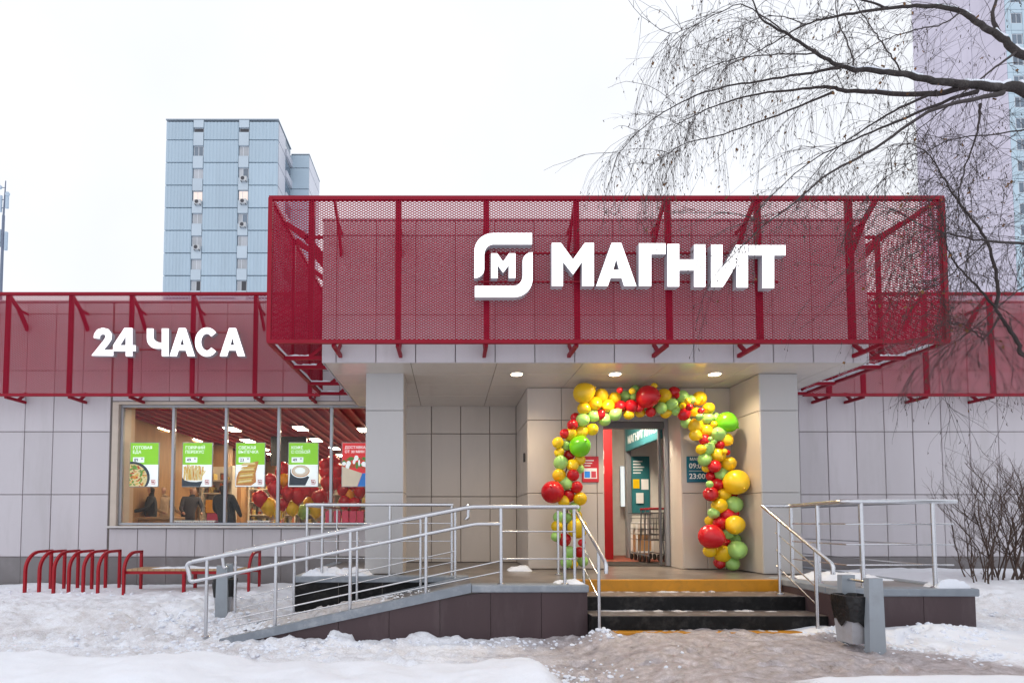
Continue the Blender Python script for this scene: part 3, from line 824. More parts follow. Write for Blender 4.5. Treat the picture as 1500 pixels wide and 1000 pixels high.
# terrace coping
cop = 0.075
def coping(x0, x1, y0, y1):
    return MB().bbox(x0, x1, y0, y1, LZ - cop, LZ + 0.012, 0.012).build('coping', 'curb_stone', E)
coping(X_TOP + 0.003, X_L + 0.012, Y_CHEEK - 0.03, Y_CHEEK + 0.20)
coping(X_R - 0.012, XRR + 0.03, Y_RIGHT - 0.03, Y_RIGHT + 0.20)
coping(X_R - 0.010, X_R + 0.16, Y_RIGHT + 0.202, Y_STEP + 0.3)
coping(XRR - 0.13, XRR + 0.03, Y_RIGHT + 0.202, Y_WALL - 0.05)
coping(XE - 0.03, X_TOP - 0.001, Y_EXT - 0.03, Y_EXT + 0.18)
coping(XE - 0.028, XE + 0.14, Y_EXT + 0.182, Y_WALL - 0.05)
# ramp
rx0, rz0 = P(335, 935, Y_CHEEK).x, P(335, 935, Y_CHEEK).z
Y_RB = Y_CHEEK + 0.95
def ramp_z(x): return rz0 + (LZ - rz0)*(x - rx0)/(X_TOP - rx0)
MB().prism([(rx0, rz0 - 0.3), (X_TOP, -0.3), (X_TOP, LZ - 0.006), (rx0, rz0 - 0.006)], 'y', Y_CHEEK + 0.03, Y_RB).build('ramp', 'landing', E)
for (ya, yb_) in ((Y_CHEEK - 0.03, Y_CHEEK + 0.10), (Y_RB - 0.08, Y_RB + 0.03)):
    MB().prism([(rx0 - 0.1, rz0 - 0.02 - cop), (X_TOP, LZ - cop), (X_TOP, LZ + 0.03), (rx0 - 0.1, rz0 + 0.0)], 'y', ya, yb_).build('ramp_kerb', 'curb_stone', E)
# plum tiles on the vertical sides
def tile_row(xs, y, zb, ztf, matn='plum_tile'):
    for a, b_ in zip(xs[:-1], xs[1:]):
        g = 0.003
        za, zb2 = ztf(a + g), ztf(b_ - g)
        if max(za, zb2) < -0.1: continue
        MB().prism([(a + g, zb), (b_ - g, zb), (b_ - g, max(zb2, zb + 0.01)), (a + g, max(za, zb + 0.01))], 'y', y, y + 0.028).build('tile', matn, E)
tile_row(steps_from(rx0 + 0.2, X_L - 0.002, 0.60, first=X_L - 0.6*6 + 0.05), Y_CHEEK, -0.3, lambda x: min(ramp_z(x), LZ) - cop + 0.004)
tile_row(steps_from(X_R + 0.002, XRR, 0.60, first=X_R + 0.35), Y_RIGHT, -0.3, lambda x: LZ - cop + 0.002)
tile_row(steps_from(XE, X_TOP - 0.3, 0.60), Y_EXT - 0.001, -0.3, lambda x: LZ - cop + 0.002, 'step_black')
for k in range(2):
    y0 = Y_RIGHT + 0.029 + k*0.55
    MB().box(X_R - 0.001, X_R + 0.02, y0 + 0.003, min(y0 + 0.547, Y_STEP + 0.3), -0.2, LZ - cop + 0.002).build('tile', 'plum_tile', E)
    y0 = Y_CHEEK + 0.029 + k*0.4
    MB().box(X_L - 0.02, X_L + 0.001, y0 + 0.003, min(y0 + 0.397, Y_STEP + 0.05), -0.2, LZ - cop + 0.002).build('tile', 'plum_tile', E)
for k in range(7):
    y0 = Y_RIGHT + 0.029 + k*0.58
    MB().box(XRR - 0.02, XRR + 0.001, y0 + 0.003, min(y0 + 0.577, Y_WALL - 0.02), -0.2, LZ - cop + 0.002).build('tile', 'plum_tile', E)

# ------------------------------------------------------------------ snow lying on things
def snow_patch(name, x0, x1, y0, y1, z, h, seed, label, nx=40, ny=14, edge=0.22, slope=None, cover=0.0, matn='snow_white', fs_=5.0):
    """a low irregular heap of snow on a level or sloping surface"""
    xs = np.linspace(x0, x1, nx); ys = np.linspace(y0, y1, ny)
    X, Y = np.meshgrid(xs, ys)
    u = np.minimum(X - x0, x1 - X)/(x1 - x0); v = np.minimum(Y - y0, y1 - Y)/(y1 - y0)
    e = np.clip(np.minimum(u, v)/edge, 0, 1)**0.6
    n = fbm(X*fs_ + seed, Y*fs_ + seed*2, 5, 0.6)
    H = h*(e*(0.8 + 1.8*n + cover) - 0.22)
    Z = (z if slope is None else slope(X)) + np.maximum(H, -0.02)
    vs = [tuple(p) for p in np.stack([X, Y, Z], -1).reshape(-1, 3)]
    fs = [(j*nx+i, j*nx+i+1, (j+1)*nx+i+1, (j+1)*nx+i) for j in range(ny-1) for i in range(nx-1)]
    m = MB(); m.add(vs, fs)
    return m.build(name, matn, smooth=True, label=label, cat='snow', kind='stuff', recalc=False)
snow_patch('ramp_snow', rx0 - 0.1, X_TOP - 0.9, Y_CHEEK + 0.08, Y_RB, 0, 0.09, 3.1, 'dirty snow lying along the ramp', nx=150, ny=44, slope=ramp_z, cover=-0.25, matn='snow_dirty', fs_=6.5)
snow_patch('terrace_snow', XE + 0.02, cxl0 + 0.15, Y_EXT, Y_EXT + 0.55, LZ + 0.01, 0.12, 8.4, 'snow left on the terrace beside the pale column', nx=70, ny=24, fs_=7.0)
snow_patch('terrace_snow', X_R + 0.3, XRR - 0.1, 7.1, 7.7, LZ, 0.09, 5.9, 'snow left on the terrace beyond the right railing', nx=50, ny=16)
snow_patch('terrace_snow', XRR - 0.42, XRR - 0.02, Y_RIGHT, Y_RIGHT + 0.22, LZ + 0.012, 0.10, 2.2, 'small snow heap at the foot of the corner railing post', nx=24, ny=12, cover=0.3)
snow_patch('terrace_snow', X_L - 0.35, X_L, Y_CHEEK + 0.05, Y_CHEEK + 0.35, LZ + 0.01, 0.05, 12.2, 'thin snow on the coping above the steps', nx=24, ny=12)
snow_patch('terrace_snow', 0.9, 1.3, 8.45, 8.75, LZ, 0.09, 21.2, 'small snow heap at the foot of the entrance wall', nx=24, ny=12)
for k, (xa, xb, yy, zz) in enumerate([(X_L + 0.05, X_R - 0.5, 7.08, zt1), (X_L + 0.02, X_R - 0.05, 6.62, zt2), (3.6, X_R, 7.05, zt1), (X_L, X_R, 6.20, 0.0)]):
    snow_patch('step_snow', xa, xb, yy, yy + 0.13, zz + 0.002, 0.030, 30 + k*3.3, 'thin crust of snow left on the steps', nx=200, ny=12, cover=-0.55, matn='snow_dirty', fs_=9.0)

def ramp_lumps():
    rl = random.Random(31); m = MB()
    t_ = (1 + 5**0.5)/2
    for _ in range(420):
        k = rl.random()**1.3
        x = rx0 - 0.2 + (X_TOP - rx0 - 0.3)*k; y = rl.uniform(Y_CHEEK + 0.05, Y_RB + 0.05); r = rl.uniform(0.012, 0.045)*(1.1 - 0.7*k)
        z = ramp_z(x) + r*0.3
        ring = [(x + r*rl.uniform(0.7, 1.3)*math.cos(a), y + r*rl.uniform(0.7, 1.3)*math.sin(a), z + r*rl.uniform(-0.2, 0.2)) for a in [i*math.pi/3 for i in range(6)]]
        m.add(ring + [(x, y, z + r*0.7), (x, y, z - r*0.6)], [(i, (i+1) % 6, 6) for i in range(6)] + [((i+1) % 6, i, 7) for i in range(6)])
    m.build('ramp_snow_lumps', 'snow_white', kind='stuff', label='lumps of snow scattered down the ramp', cat='snow', recalc=False)
ramp_lumps()

# ------------------------------------------------------------------ railings
def rail_thing(name, base, label):
    return empty(name, base, label, 'railing')
def post(t, x, y, z0, z1, r=0.021):
    p = MB().tube([(x, y, z0), (x, y, z1)], r, 12)
    p.lathe((x, y, z0), [(0.05, 0.0), (0.05, 0.006), (0.026, 0.018)], 14)
    return p.build('post', 'steel', t, smooth=True)
def rail(t, pts, r=0.024, name='top_rail'):
    return MB().tube(pts, r, 12).build(name, 'steel', t, smooth=True)
def bend(a, b, c, r=0.06, n=5):
    """points rounding the corner b between a and c"""
    a, b, c = Vector(a), Vector(b), Vector(c)
    p, q = b + (a-b).normalized()*r, b + (c-b).normalized()*r
    return [((1-t)**2)*p + 2*t*(1-t)*b + t*t*q for t in [i/n for i in range(n+1)]]

YF = Y_CHEEK + 0.08
# front ramp railing with the level part above the steps
T = rail_thing('ramp_railing', (0, YF, 0), 'long stainless railing along the front of the ramp and landing')
TZ = P(700, 742, YF).z
a0 = P(282, 822, YF); a1 = P(690, 743, YF); a2 = Vector((P(846, 743, YF).x, YF, TZ)); a1.z = TZ
b0 = P(284, 851, YF); b1 = P(697, 767, YF); b2 = P(733, 767, YF); b2.z = b1.z
loop = bend(a1, a0 + Vector((-0.09, 0, -0.02)), b0, 0.09) + bend(a0, b0 + Vector((-0.06, 0, -0.01)), b1, 0.07)
rail(T, [a2] + bend(a2, a1, a0, 0.08) + [a0], 0.026)
rail(T, [a0] + loop, 0.026, 'end_loop')
rail(T, [loop[-1]] + bend(b0, b1, b2, 0.07) + [b2], 0.022, 'lower_rail')
for px, pt in ((303, 912), (404, 905), (513, 887), (624, 867)):
    x = P(px, 840, YF).x
    k = (x - a0.x)/(a1.x - a0.x)
    post(T, x, YF, max(ramp_z(x) + 0.0, -0.12), a0.z + (a1.z - a0.z)*k)
xA, xB = P(734, 800, YF).x, P(827, 800, YF).x
post(T, xA, YF, LZ + 0.012, TZ); post(T, xB, YF, LZ + 0.012, TZ)
for za, zb_ in ((P(590, 852, YF), P(733, 821, YF)), (P(590, 866, YF), P(733, 837, YF))):
    d = (zb_ - za); s = za - d*((za.x - P(404, 840, YF).x)/d.x); s0 = za - d*((za.x - P(330, 840, YF).x)/d.x)
    MB().tube([s0, zb_], 0.009, 8).build('rod', 'steel', T, smooth=True)
for py in (778, 818):
    MB().tube([P(734, py, YF), P(843, py, YF)], 0.009, 8).build('rod', 'steel', T, smooth=True)
xS = P(842, 800, 6.88).x
post(T, xS, 6.90, LZ + 0.012, TZ)
rail(T, [a2, (xS, 6.90, TZ), (xS, 7.95, TZ)], 0.024, 'return_rail')
post(T, xS, 7.93, LZ, TZ, 0.019)
# far ramp railing
YB = Y_RB - 0.03
T = rail_thing('ramp_railing', (0, YB, 0), 'stainless railing along the wall side of the ramp')
c0 = P(330, 810, YB); c1 = P(682, 740, YB); d0 = P(332, 831, YB); d1 = P(682, 760, YB)
lp = bend(c0, c1 + Vector((0.06, 0, 0.012)), d1, 0.07) + bend(c1, d1 + Vector((0.05, 0, 0.01)), d0, 0.06)
lp2 = bend(d1, d0 + Vector((-0.05, 0, -0.01)), c0, 0.06) + bend(d0, c0 + Vector((-0.06, 0, -0.012)), c1, 0.07)
rail(T, [c0, c1] + lp + [d1, d0] + lp2 + [c0], 0.024)
for px in (345, 431, 523, 616, 667):
    x = P(px, 840, YB).x; k = (x - c0.x)/(c1.x - c0.x)
    post(T, x, YB, min(ramp_z(x), LZ), c0.z + (c1.z - c0.z)*k, 0.019)
for dz in (0.14, 0.26, 0.40):
    MB().tube([(P(345, 840, YB).x, YB, ramp_z(P(345, 840, YB).x) + dz), (P(667, 840, YB).x, YB, ramp_z(P(667, 840, YB).x) + dz)], 0.008, 8).build('rod', 'steel', T, smooth=True)
# terrace railing on the left
YT = Y_EXT + 0.08
T = rail_thing('terrace_railing', (-1, YT, LZ), 'stainless railing on the terrace beside the shop window')
tz = P(560, 739, YT).z
xa, xb = P(447, 780, YT).x, P(664, 780, YT).x
rail(T, [(xb, YT, tz)] + bend((xb, YT, tz), (xa, YT, tz), (xa, Y_WALL - 0.3, tz), 0.08) + [(xa, Y_WALL - 0.35, tz)], 0.025)
for px in (472, 571): post(T, P(px, 790, YT).x, YT, LZ + 0.01, tz, 0.02)
post(T, xb - 0.02, YT, LZ + 0.01, tz, 0.02); post(T, xa, YT + 0.1, LZ + 0.01, tz, 0.018)
post(T, xa, 8.7, LZ, tz, 0.018); post(T, xa, 9.8, LZ, tz, 0.018)
for py in (766, 792, 817):
    z = P(560, py, YT).z
    MB().tube([(xb, YT, z), (xa, YT, z), (xa, Y_WALL - 0.4, z)], 0.007, 8).build('rod', 'steel', T, smooth=True)
# stair handrails
def stair_rail(x, ytop, ztop, yend, zend, label, rods):
    T = rail_thing('stair_handrail', (x, 6.6, 0), label)
    s, e = Vector((x, ytop, ztop)), Vector((x, yend, zend))
    rail(T, [s, e] + [e + Vector((0, -0.03, -0.04)), e + Vector((0, -0.025, -0.12))], 0.022)
    for y, z0 in ((6.93, zt1), (6.24, 0.0)):
        k = (y - ytop)/(yend - ytop)
        post(T, x, y, z0 + 0.004, ztop + (zend - ztop)*k, 0.019)
    for dz in rods:
        za = ztop + (zend - ztop)*((6.99 - ytop)/(yend - ytop)) - dz
        zb_ = ztop + (zend - ztop)*((6.24 - ytop)/(yend - ytop)) - dz
        MB().tube([(x, 6.99, za), (x, 6.24, zb_)], 0.008, 8).build('rod', 'steel', T, smooth=True)
    return T
stair_rail(4.17, 7.27, 1.455, 5.99, 0.80, 'stainless stair handrail beside the litter bin', (0.20, 0.42, 0.62))
stair_rail(1.70, 7.45, 1.455, 5.97, 0.81, 'stainless stair handrail at the ramp side of the steps', (0.30, 0.55))
# right terrace railing
YR = Y_RIGHT + 0.08
T = rail_thing('terrace_railing', (5, YR, LZ), 'stainless railing round the terrace behind the litter bin')
tz = P(1300, 734, YR).z
xc = 4.53; xd = P(1368, 800, YR).x
rail(T, [(4.17, 7.27, 1.455), (xc - 0.1, 7.28, 1.456)] + bend((xc - 0.1, 7.28, 1.456), (xc, 7.25, 1.456), (xc, 6.5, tz), 0.06) + bend((xc, 7.2, 1.456), (xc, YR, tz), (xd, YR, tz), 0.12) + [(P(1400, 734, YR).x, YR, tz)], 0.027)
for x, y in ((xc, 7.24), (xc, 6.72), (P(1263, 800, YR).x, YR), (xd, YR)):
    post(T, x, y, LZ + 0.012, tz, 0.022)
for py in (767, 797, 827):
    z = P(1300, py, YR).z
    MB().tube([(xc, 7.24, z), (xc, YR, z), (P(1397, py, YR).x, YR, z)], 0.009, 8).build('rod', 'steel', T, smooth=True)
    MB().tube([(xd, YR, z - 0.006), (xd, Y_WALL - 0.3, z - 0.006)], 0.008, 8).build('rod', 'steel', T, smooth=True)
rail(T, [(xd, YR, tz), (xd, Y_WALL - 0.25, tz)], 0.024, 'side_rail')
for y in (7.36, 8.7, 9.8): post(T, xd, y, LZ + 0.012, tz, 0.02)

# ------------------------------------------------------------------ expanded metal screens
CW, CH = 0.060, 0.0335
def expanded(O, U, width, height, s=0.0082, t=0.0030):
    """expanded metal sheet: origin O (lower corner), unit direction U along the width, up is z"""
    N = np.array([U[1], -U[0], 0.0])           # sheet normal
    ni, nj = int(round(width/(CW/2))), int(round(height/(CH/2)))
    dx, dz = width/ni, height/nj
    I, J = np.meshgrid(np.arange(ni), np.arange(nj))
    I, J = I.ravel(), J.ravel()
    up = ((I + J) % 2 == 0)
    a = np.stack([I*dx, np.where(up, J, J+1)*dz], -1); b = np.stack([(I+1)*dx, np.where(up, J+1, J)*dz], -1)
    d = b - a; L = np.linalg.norm(d, axis=1, keepdims=True); d /= L
    a = a - d*0.002; b = b + d*0.002
    pn = np.stack([-d[:, 1], d[:, 0]], -1)
    pn = np.where(pn[:, 1:2] < 0, -pn, pn)     # points upwards
    def to3(p, off):
        return O[None, :] + p[:, :1]*U[None, :] + np.array([0, 0, 1.0])[None, :]*p[:, 1:2] + N[None, :]*off
    h = s/2
    # the strand leans: its upper edge stands further out than its lower edge
    c = [to3(a - pn*h, -t), to3(a + pn*h, t*0.2), to3(a + pn*h, t), to3(a - pn*h, -t*0.2),
         to3(b - pn*h, -t), to3(b + pn*h, t*0.2), to3(b + pn*h, t), to3(b - pn*h, -t*0.2)]
    n = len(I)
    V = np.stack(c, 1).reshape(-1, 3)
    base = (np.arange(n)*8)[:, None]
    fq = np.array([[0,1,5,4],[1,2,6,5],[2,3,7,6],[3,0,4,7]])
    Fq = (base[:, :, None] + fq[None]).reshape(-1)
    return V, Fq
def screen_mesh(parent, parts):
    Vs, Fs, off = [], [], 0
    for args in parts:
        V, q = expanded(*args); Vs.append(V); Fs.append(q + off); off += len(V)
    V = np.concatenate(Vs) - np.array(wloc(parent)); q = np.concatenate(Fs).astype(np.int32)
    me = bpy.data.meshes.new('mesh_sheet')
    me.vertices.add(len(V)); me.vertices.foreach_set('co', V.astype(np.float32).ravel())
    me.loops.add(len(q)); me.loops.foreach_set('vertex_index', q)
    nf = len(q)//4
    me.polygons.add(nf); me.polygons.foreach_set('loop_start', np.arange(0, nf*4, 4, dtype=np.int32))
    me.update(calc_edges=True)
    me.materials.append(M['red_mesh'])
    tag(link('mesh_sheet', me, parent), kind='stuff')

MZ0, MZ1 = P(800, 500, Y_MESH).z, P(800, 290, Y_MESH).z
MX0, MX1 = P(395, 400, Y_MESH).x, P(1384, 400, Y_MESH).x
VU, VD = np.array([1.0, 0, 0]), np.array([0, 1.0, 0])
S1 = empty('mesh_screen', (2, Y_MESH, MZ0), 'red expanded metal screen hung round the entrance canopy', 'screen')
screen_mesh(S1, [(np.array([MX0, Y_MESH, MZ0]), VU, MX1 - MX0, MZ1 - MZ0),
                 (np.array([MX0, Y_MESH, MZ0]), VD, Y_WMESH - Y_MESH, MZ1 - MZ0),
                 (np.array([MX1, Y_MESH, MZ0]), VD, Y_WMESH - Y_MESH, MZ1 - MZ0)])
def bar_part(par, a, b, w, name, h=None):
    return MB().bar(a, b, w, h).build(name, 'red_steel', par)
snow_strips = []
rw = 0.05
for z, nm in ((MZ0, 'bottom_rail'), (MZ1, 'top_rail')):
    bar_part(S1, (MX0 - 0.02, Y_MESH + 0.012, z), (MX1 + 0.02, Y_MESH + 0.012, z), rw, nm)
    for x in (MX0, MX1):
        bar_part(S1, (x, Y_MESH + 0.04, z), (x, Y_WMESH, z), rw, nm)
for x in (MX0, MX1):
    bar_part(S1, (x, Y_MESH + 0.012, MZ0), (x, Y_MESH + 0.012, MZ1), 0.055, 'corner_post')
    bar_part(S1, (x, Y_WMESH - 0.04, MZ0), (x, Y_WMESH - 0.04, MZ1), 0.055, 'corner_post')
    for y in (7.95, 8.9): bar_part(S1, (x, y, MZ0), (x, y, MZ1), 0.05, 'post')
for px in (455, 583, 713, 846, 981, 1114, 1249):
    x = P(px, 400, Y_MESH).x
    bar_part(S1, (x, Y_MESH + 0.042, MZ0), (x, Y_MESH + 0.042, MZ1), 0.072, 'post', 0.05)
def bracket(par, p_top, p_bot, n, depth):
    """flat steel bracket: an arm at the bottom with a short strut, a bent arm at the top; n points from the screen to the wall"""
    n = Vector(n)
    t, b = Vector(p_top), Vector(p_bot)
    m = MB()
    m.bar(b, b + n*depth, 0.045, 0.05)
    m.bar(b + n*depth*0.62, b + n*depth + Vector((0, 0, 0.17)), 0.03, 0.05)
    m.build('lower_bracket', 'red_steel', par)
    m = MB()
    m.bar(t, t + n*depth*0.55 + Vector((0, 0, -0.20)), 0.03, 0.075)
    m.bar(t + n*depth*0.50 + Vector((0, 0, -0.18)), t + n*depth + Vector((0, 0, -0.50)), 0.03, 0.09)
    m.bar(t + n*depth*0.5 + Vector((0, 0, -0.19)), t + n*depth + Vector((0, 0, -0.19)), 0.03, 0.04)
    o = m.build('upper_bracket', 'red_steel', par)
    return o
for x in [P(499, 520, Y_BOX).x, P(587, 520, Y_BOX).x, P(709, 520, Y_BOX).x, P(833, 520, Y_BOX).x, P(957, 520, Y_BOX).x, P(1082, 520, Y_BOX).x, P(1250, 520, Y_BOX).x]:
    bracket(S1, (x, Y_MESH + 0.04, MZ1), (x, Y_MESH + 0.04, MZ0 - 0.03), (0, 1, 0), Y_BOX - Y_MESH - 0.04)
for y in (7.5, 7.95, 8.9, 9.6):
    bracket(S1, (MX0 + 0.02, y, MZ1), (MX0 + 0.02, y, MZ0 - 0.03), (1, 0, 0), BXL - MX0 - 0.02)
    bracket(S1, (MX1 - 0.02, y, MZ1), (MX1 - 0.02, y, MZ0 - 0.03), (-1, 0, 0), MX1 - BXR - 0.02)
    for s, xa, xb in ((1, MX0 + 0.03, BXL - 0.2), (1, BXR + 0.2, MX1 - 0.03)):
        snow_strips.append(((xa, y, MZ0 - 0.002), (xb, y, MZ0 - 0.002)))
for x in (MX0 + 0.02, MX1 - 0.02):
    snow_strips.append(((x, Y_MESH + 0.1, MZ0 + 0.030), (x, Y_WMESH - 0.1, MZ0 + 0.030)))

def wing_screen(x0, x1, posts, label):
    S = empty('mesh_screen', ((x0 + x1)/2, Y_WMESH, MZ0), label, 'screen')
    z0, z1 = P(300, 578, Y_WMESH).z, P(300, 430, Y_WMESH).z
    screen_mesh(S, [(np.array([x0, Y_WMESH, z0]), VU, x1 - x0, z1 - z0)])
    bar_part(S, (x0, Y_WMESH + 0.012, z0), (x1, Y_WMESH + 0.012, z0), 0.05, 'bottom_rail')
    bar_part(S, (x0, Y_WMESH + 0.012, z1), (x1, Y_WMESH + 0.012, z1), 0.05, 'top_rail')
    for x in posts:
        bar_part(S, (x, Y_WMESH + 0.042, z0), (x, Y_WMESH + 0.042, z1), 0.072, 'post', 0.05)
        bracket(S, (x, Y_WMESH + 0.04, z1), (x, Y_WMESH + 0.04, z0 - 0.03), (0, 1, 0), Y_WALL - Y_WMESH - 0.04)
    return S, z0, z1
lp_ = [P(px, 500, Y_WMESH).x for px in (8, 101, 190, 281, 373)]
SL, wz0, wz1 = wing_screen(-9.6, MX0 - 0.03, [lp_[0] - 1.12] + lp_ + [lp_[-1] + 1.0], 'red expanded metal screen above the shop window')
rp_ = [P(px, 500, Y_WMESH).x for px in (1265, 1358, 1455)]
wing_screen(MX1 + 0.03, 12.6, [rp_[0] - 0.62] + rp_ + [rp_[-1] + 1.15, rp_[-1] + 2.3], 'red expanded metal screen above the blank wall by the shrub')
sm = MB()
for a, b in snow_strips:
    a, b = Vector(a), Vector(b)
    n = 10
    pts = [a.lerp(b, i/n) + Vector((0, 0, random.uniform(-0.006, 0.010))) for i in range(n+1)]
    sm.tube(pts, [0.024*random.uniform(0.6, 1.1) for _ in pts], 6)
sm.build('snow_line', 'snow_white', smooth=True, label='thin lines of snow lying on the red screen brackets', cat='snow', kind='stuff')

# ------------------------------------------------------------------ lit letters
def extrude_outline(loops, Y0, depth, name, parent, px0, py0, sc):
    """closed outlines in crop pixels -> a solid letter standing in the plane y=Y0 with the given depth; face and side are separate meshes"""
    cu = bpy.data.curves.new('outline', 'CURVE'); cu.dimensions = '2D'; cu.fill_mode = 'BOTH'
    for lp in loops:
        pts = [P(px0 + x/sc, py0 + y/sc, Y0) for x, y in lp]
        sp = cu.splines.new('POLY'); sp.points.add(len(pts) - 1)
        for i, p in enumerate(pts): sp.points[i].co = (p.x, p.z, 0, 1)
        sp.use_cyclic_u = True
    tmp = bpy.data.objects.new('tmp', cu)
    me = bpy.data.meshes.new_from_object(tmp)
    bpy.data.objects.remove(tmp)
    w = wloc(parent)
    fl = [(v.co.x, v.co.y) for v in me.vertices]; fs = [tuple(p.vertices) for p in me.polygons]
    bpy.data.meshes.remove(me)
    face = MB().add([(x, Y0, z) for x, z in fl], fs)
    o = face.build(name, 'letter_face', parent)
    sd = MB()
    for lp in loops:
        pts = [P(px0 + x/sc, py0 + y/sc, Y0) for x, y in lp]
        n = len(pts)
        vs = [(p.x, Y0 + 0.001, p.z) for p in pts] + [(p.x, Y0 + depth, p.z) for p in pts]
        sd.add(vs, [(i, (i+1) % n, (i+1) % n + n, i + n) for i in range(n)])
    sd.add([(x, Y0 + depth, z) for x, z in fl], fs)
    sd.build('letter_case', 'letter_side', o)
    return o
def arc(cx, cy, rx, ry, a0, a1, n=10):
    return [(cx + rx*math.cos(R(a0 + (a1-a0)*i/n)), cy - ry*math.sin(R(a0 + (a1-a0)*i/n))) for i in range(n+1)]
def stroke(pts, w):
    pts = [Vector(p) for p in pts]; Lp, Rp = [], []
    for i, p in enumerate(pts):
        d = (pts[min(i+1, len(pts)-1)] - pts[max(i-1, 0)]).normalized()
        if 0 < i < len(pts)-1:
            d1 = (p - pts[i-1]).normalized(); d2 = (pts[i+1] - p).normalized()
            d = (d1 + d2).normalized(); k = min(1/max(0.3, d.dot(d1)), 2.2)
        else: k = 1
        n = Vector((-d.y, d.x))*w/2*k
        Lp.append(tuple(p + n)); Rp.append(tuple(p - n))
    return Lp + Rp[::-1]
YS = Y_MESH - 0.13
SG = empty('illuminated_sign', (P(920, 390, YS).x, YS, P(920, 430, YS).z), 'large glowing white shop name letters and logo on the canopy screen', 'sign')
A = (YS, 0.10, 'letter', SG, 680, 320, 3.0)
def L7(loops, name='letter'): extrude_outline(loops, A[0], A[1], name, SG, 680, 320, 3.0)
L7([[(385,297),(385,107),(425,107),(478,180),(530,107),(570,107),(570,297),(518,297),(518,190),(478,246),(434,190),(434,297)]])
L7([[(580,297),(648,107),(690,107),(757,297),(703,297),(692,262),(643,262),(631,297)], [(655,225),(681,225),(668,178)]])
L7([[(768,297),(768,109),(885,109),(885,157),(822,157),(822,297)]])
L7([[(893,299),(893,112),(945,112),(945,180),(1010,180),(1010,114),(1060,114),(1060,300),(1010,300),(1010,228),(945,228),(945,299)]])
L7([[(1085,301),(1085,115),(1135,115),(1135,217),(1195,116),(1247,116),(1247,303),(1197,303),(1197,202),(1137,301)]])
L7([[(1250,117),(1412,117),(1412,162),(1362,162),(1362,306),(1310,306),(1310,162),(1250,162)]])
hook = [(298,64),(298,114)] + arc(128,160,40,46,90,180,8) + [(88,222)] + arc(45,222,43,40,0,-90,6) + arc(128,142,83,78,180,90,10)
L7([hook], 'logo_stroke')
L7([[(345 - x, 410 - y) for x, y in hook]], 'logo_stroke')
L7([[(118,262),(118,153),(145,153),(171,190),(197,153),(225,153),(225,262),(196,262),(196,205),(171,238),(147,205),(147,262)]])
# carrier rails behind the letters
for py in (371, 413):
    MB().bar(P(700, py, YS + 0.115), P(1140, py, YS + 0.115), 0.02).build('carrier_rail', 'red_steel', SG)
YS2 = Y_WMESH - 0.13
SG2 = empty('illuminated_sign', (P(245, 500, YS2).x, YS2, P(245, 522, YS2).z), 'glowing white opening hours letters on the screen above the window', 'sign')
def L1(loops): extrude_outline(loops, YS2, 0.10, 'letter', SG2, 0, 400, 3.333)
L1([stroke([(472,318),(474,302),(484,288),(502,282),(521,287),(531,302),(529,320),(514,342),(476,388),(553,388)], 30)])
L1([[(608,267),(646,267),(646,352),(662,352),(662,380),(646,380),(646,405),(614,405),(614,380),(552,380),(552,352)], [(614,308),(614,352),(586,352)]])
L1([[(717,270),(749,270)] + arc(790,312,41,28,180,270,6) + [(790,270),(823,270),(823,405),(790,405),(790,368)] + arc(766,318,49,50,270,180,8)])
def AA(x): return [[(x,405),(x+45,268),(x+79,268),(x+123,405),(x+88,405),(x+79,377),(x+44,377),(x+35,405)], [(x+52,351),(x+71,351),(x+61.5,314)]]
L1(AA(828))
L1([stroke(arc(1010,336,43,56,40,320,24), 30)])
L1(AA(1073))
for py in (487, 512):
    MB().bar(P(140, py, YS2 + 0.115), P(352, py, YS2 + 0.115), 0.02).build('carrier_rail', 'red_steel', SG2)

# ------------------------------------------------------------------ lettering on plates and posters
def text_part(s, x, y, z, size, matn, parent, bold=0.0, align='LEFT', depth=0.0008, name='lettering', rot=0.0):
    cu = bpy.data.curves.new('txt', 'FONT'); cu.body = s; cu.size = size; cu.align_x = align; cu.offset = bold*size; cu.extrude = depth; cu.resolution_u = 3
    tmp = bpy.data.objects.new('tmp', cu)
    me = bpy.data.meshes.new_from_object(tmp); bpy.data.objects.remove(tmp)
    w = wloc(parent)
    c, sn = math.cos(rot), math.sin(rot)
    me.transform(Matrix(((c, 0, sn, x - w.x), (sn, 0, -c, y - w.y), (0, 1, 0, z - w.z), (0, 0, 0, 1))))
    me.materials.clear(); me.materials.append(M[matn])
    return link(name, me, parent)

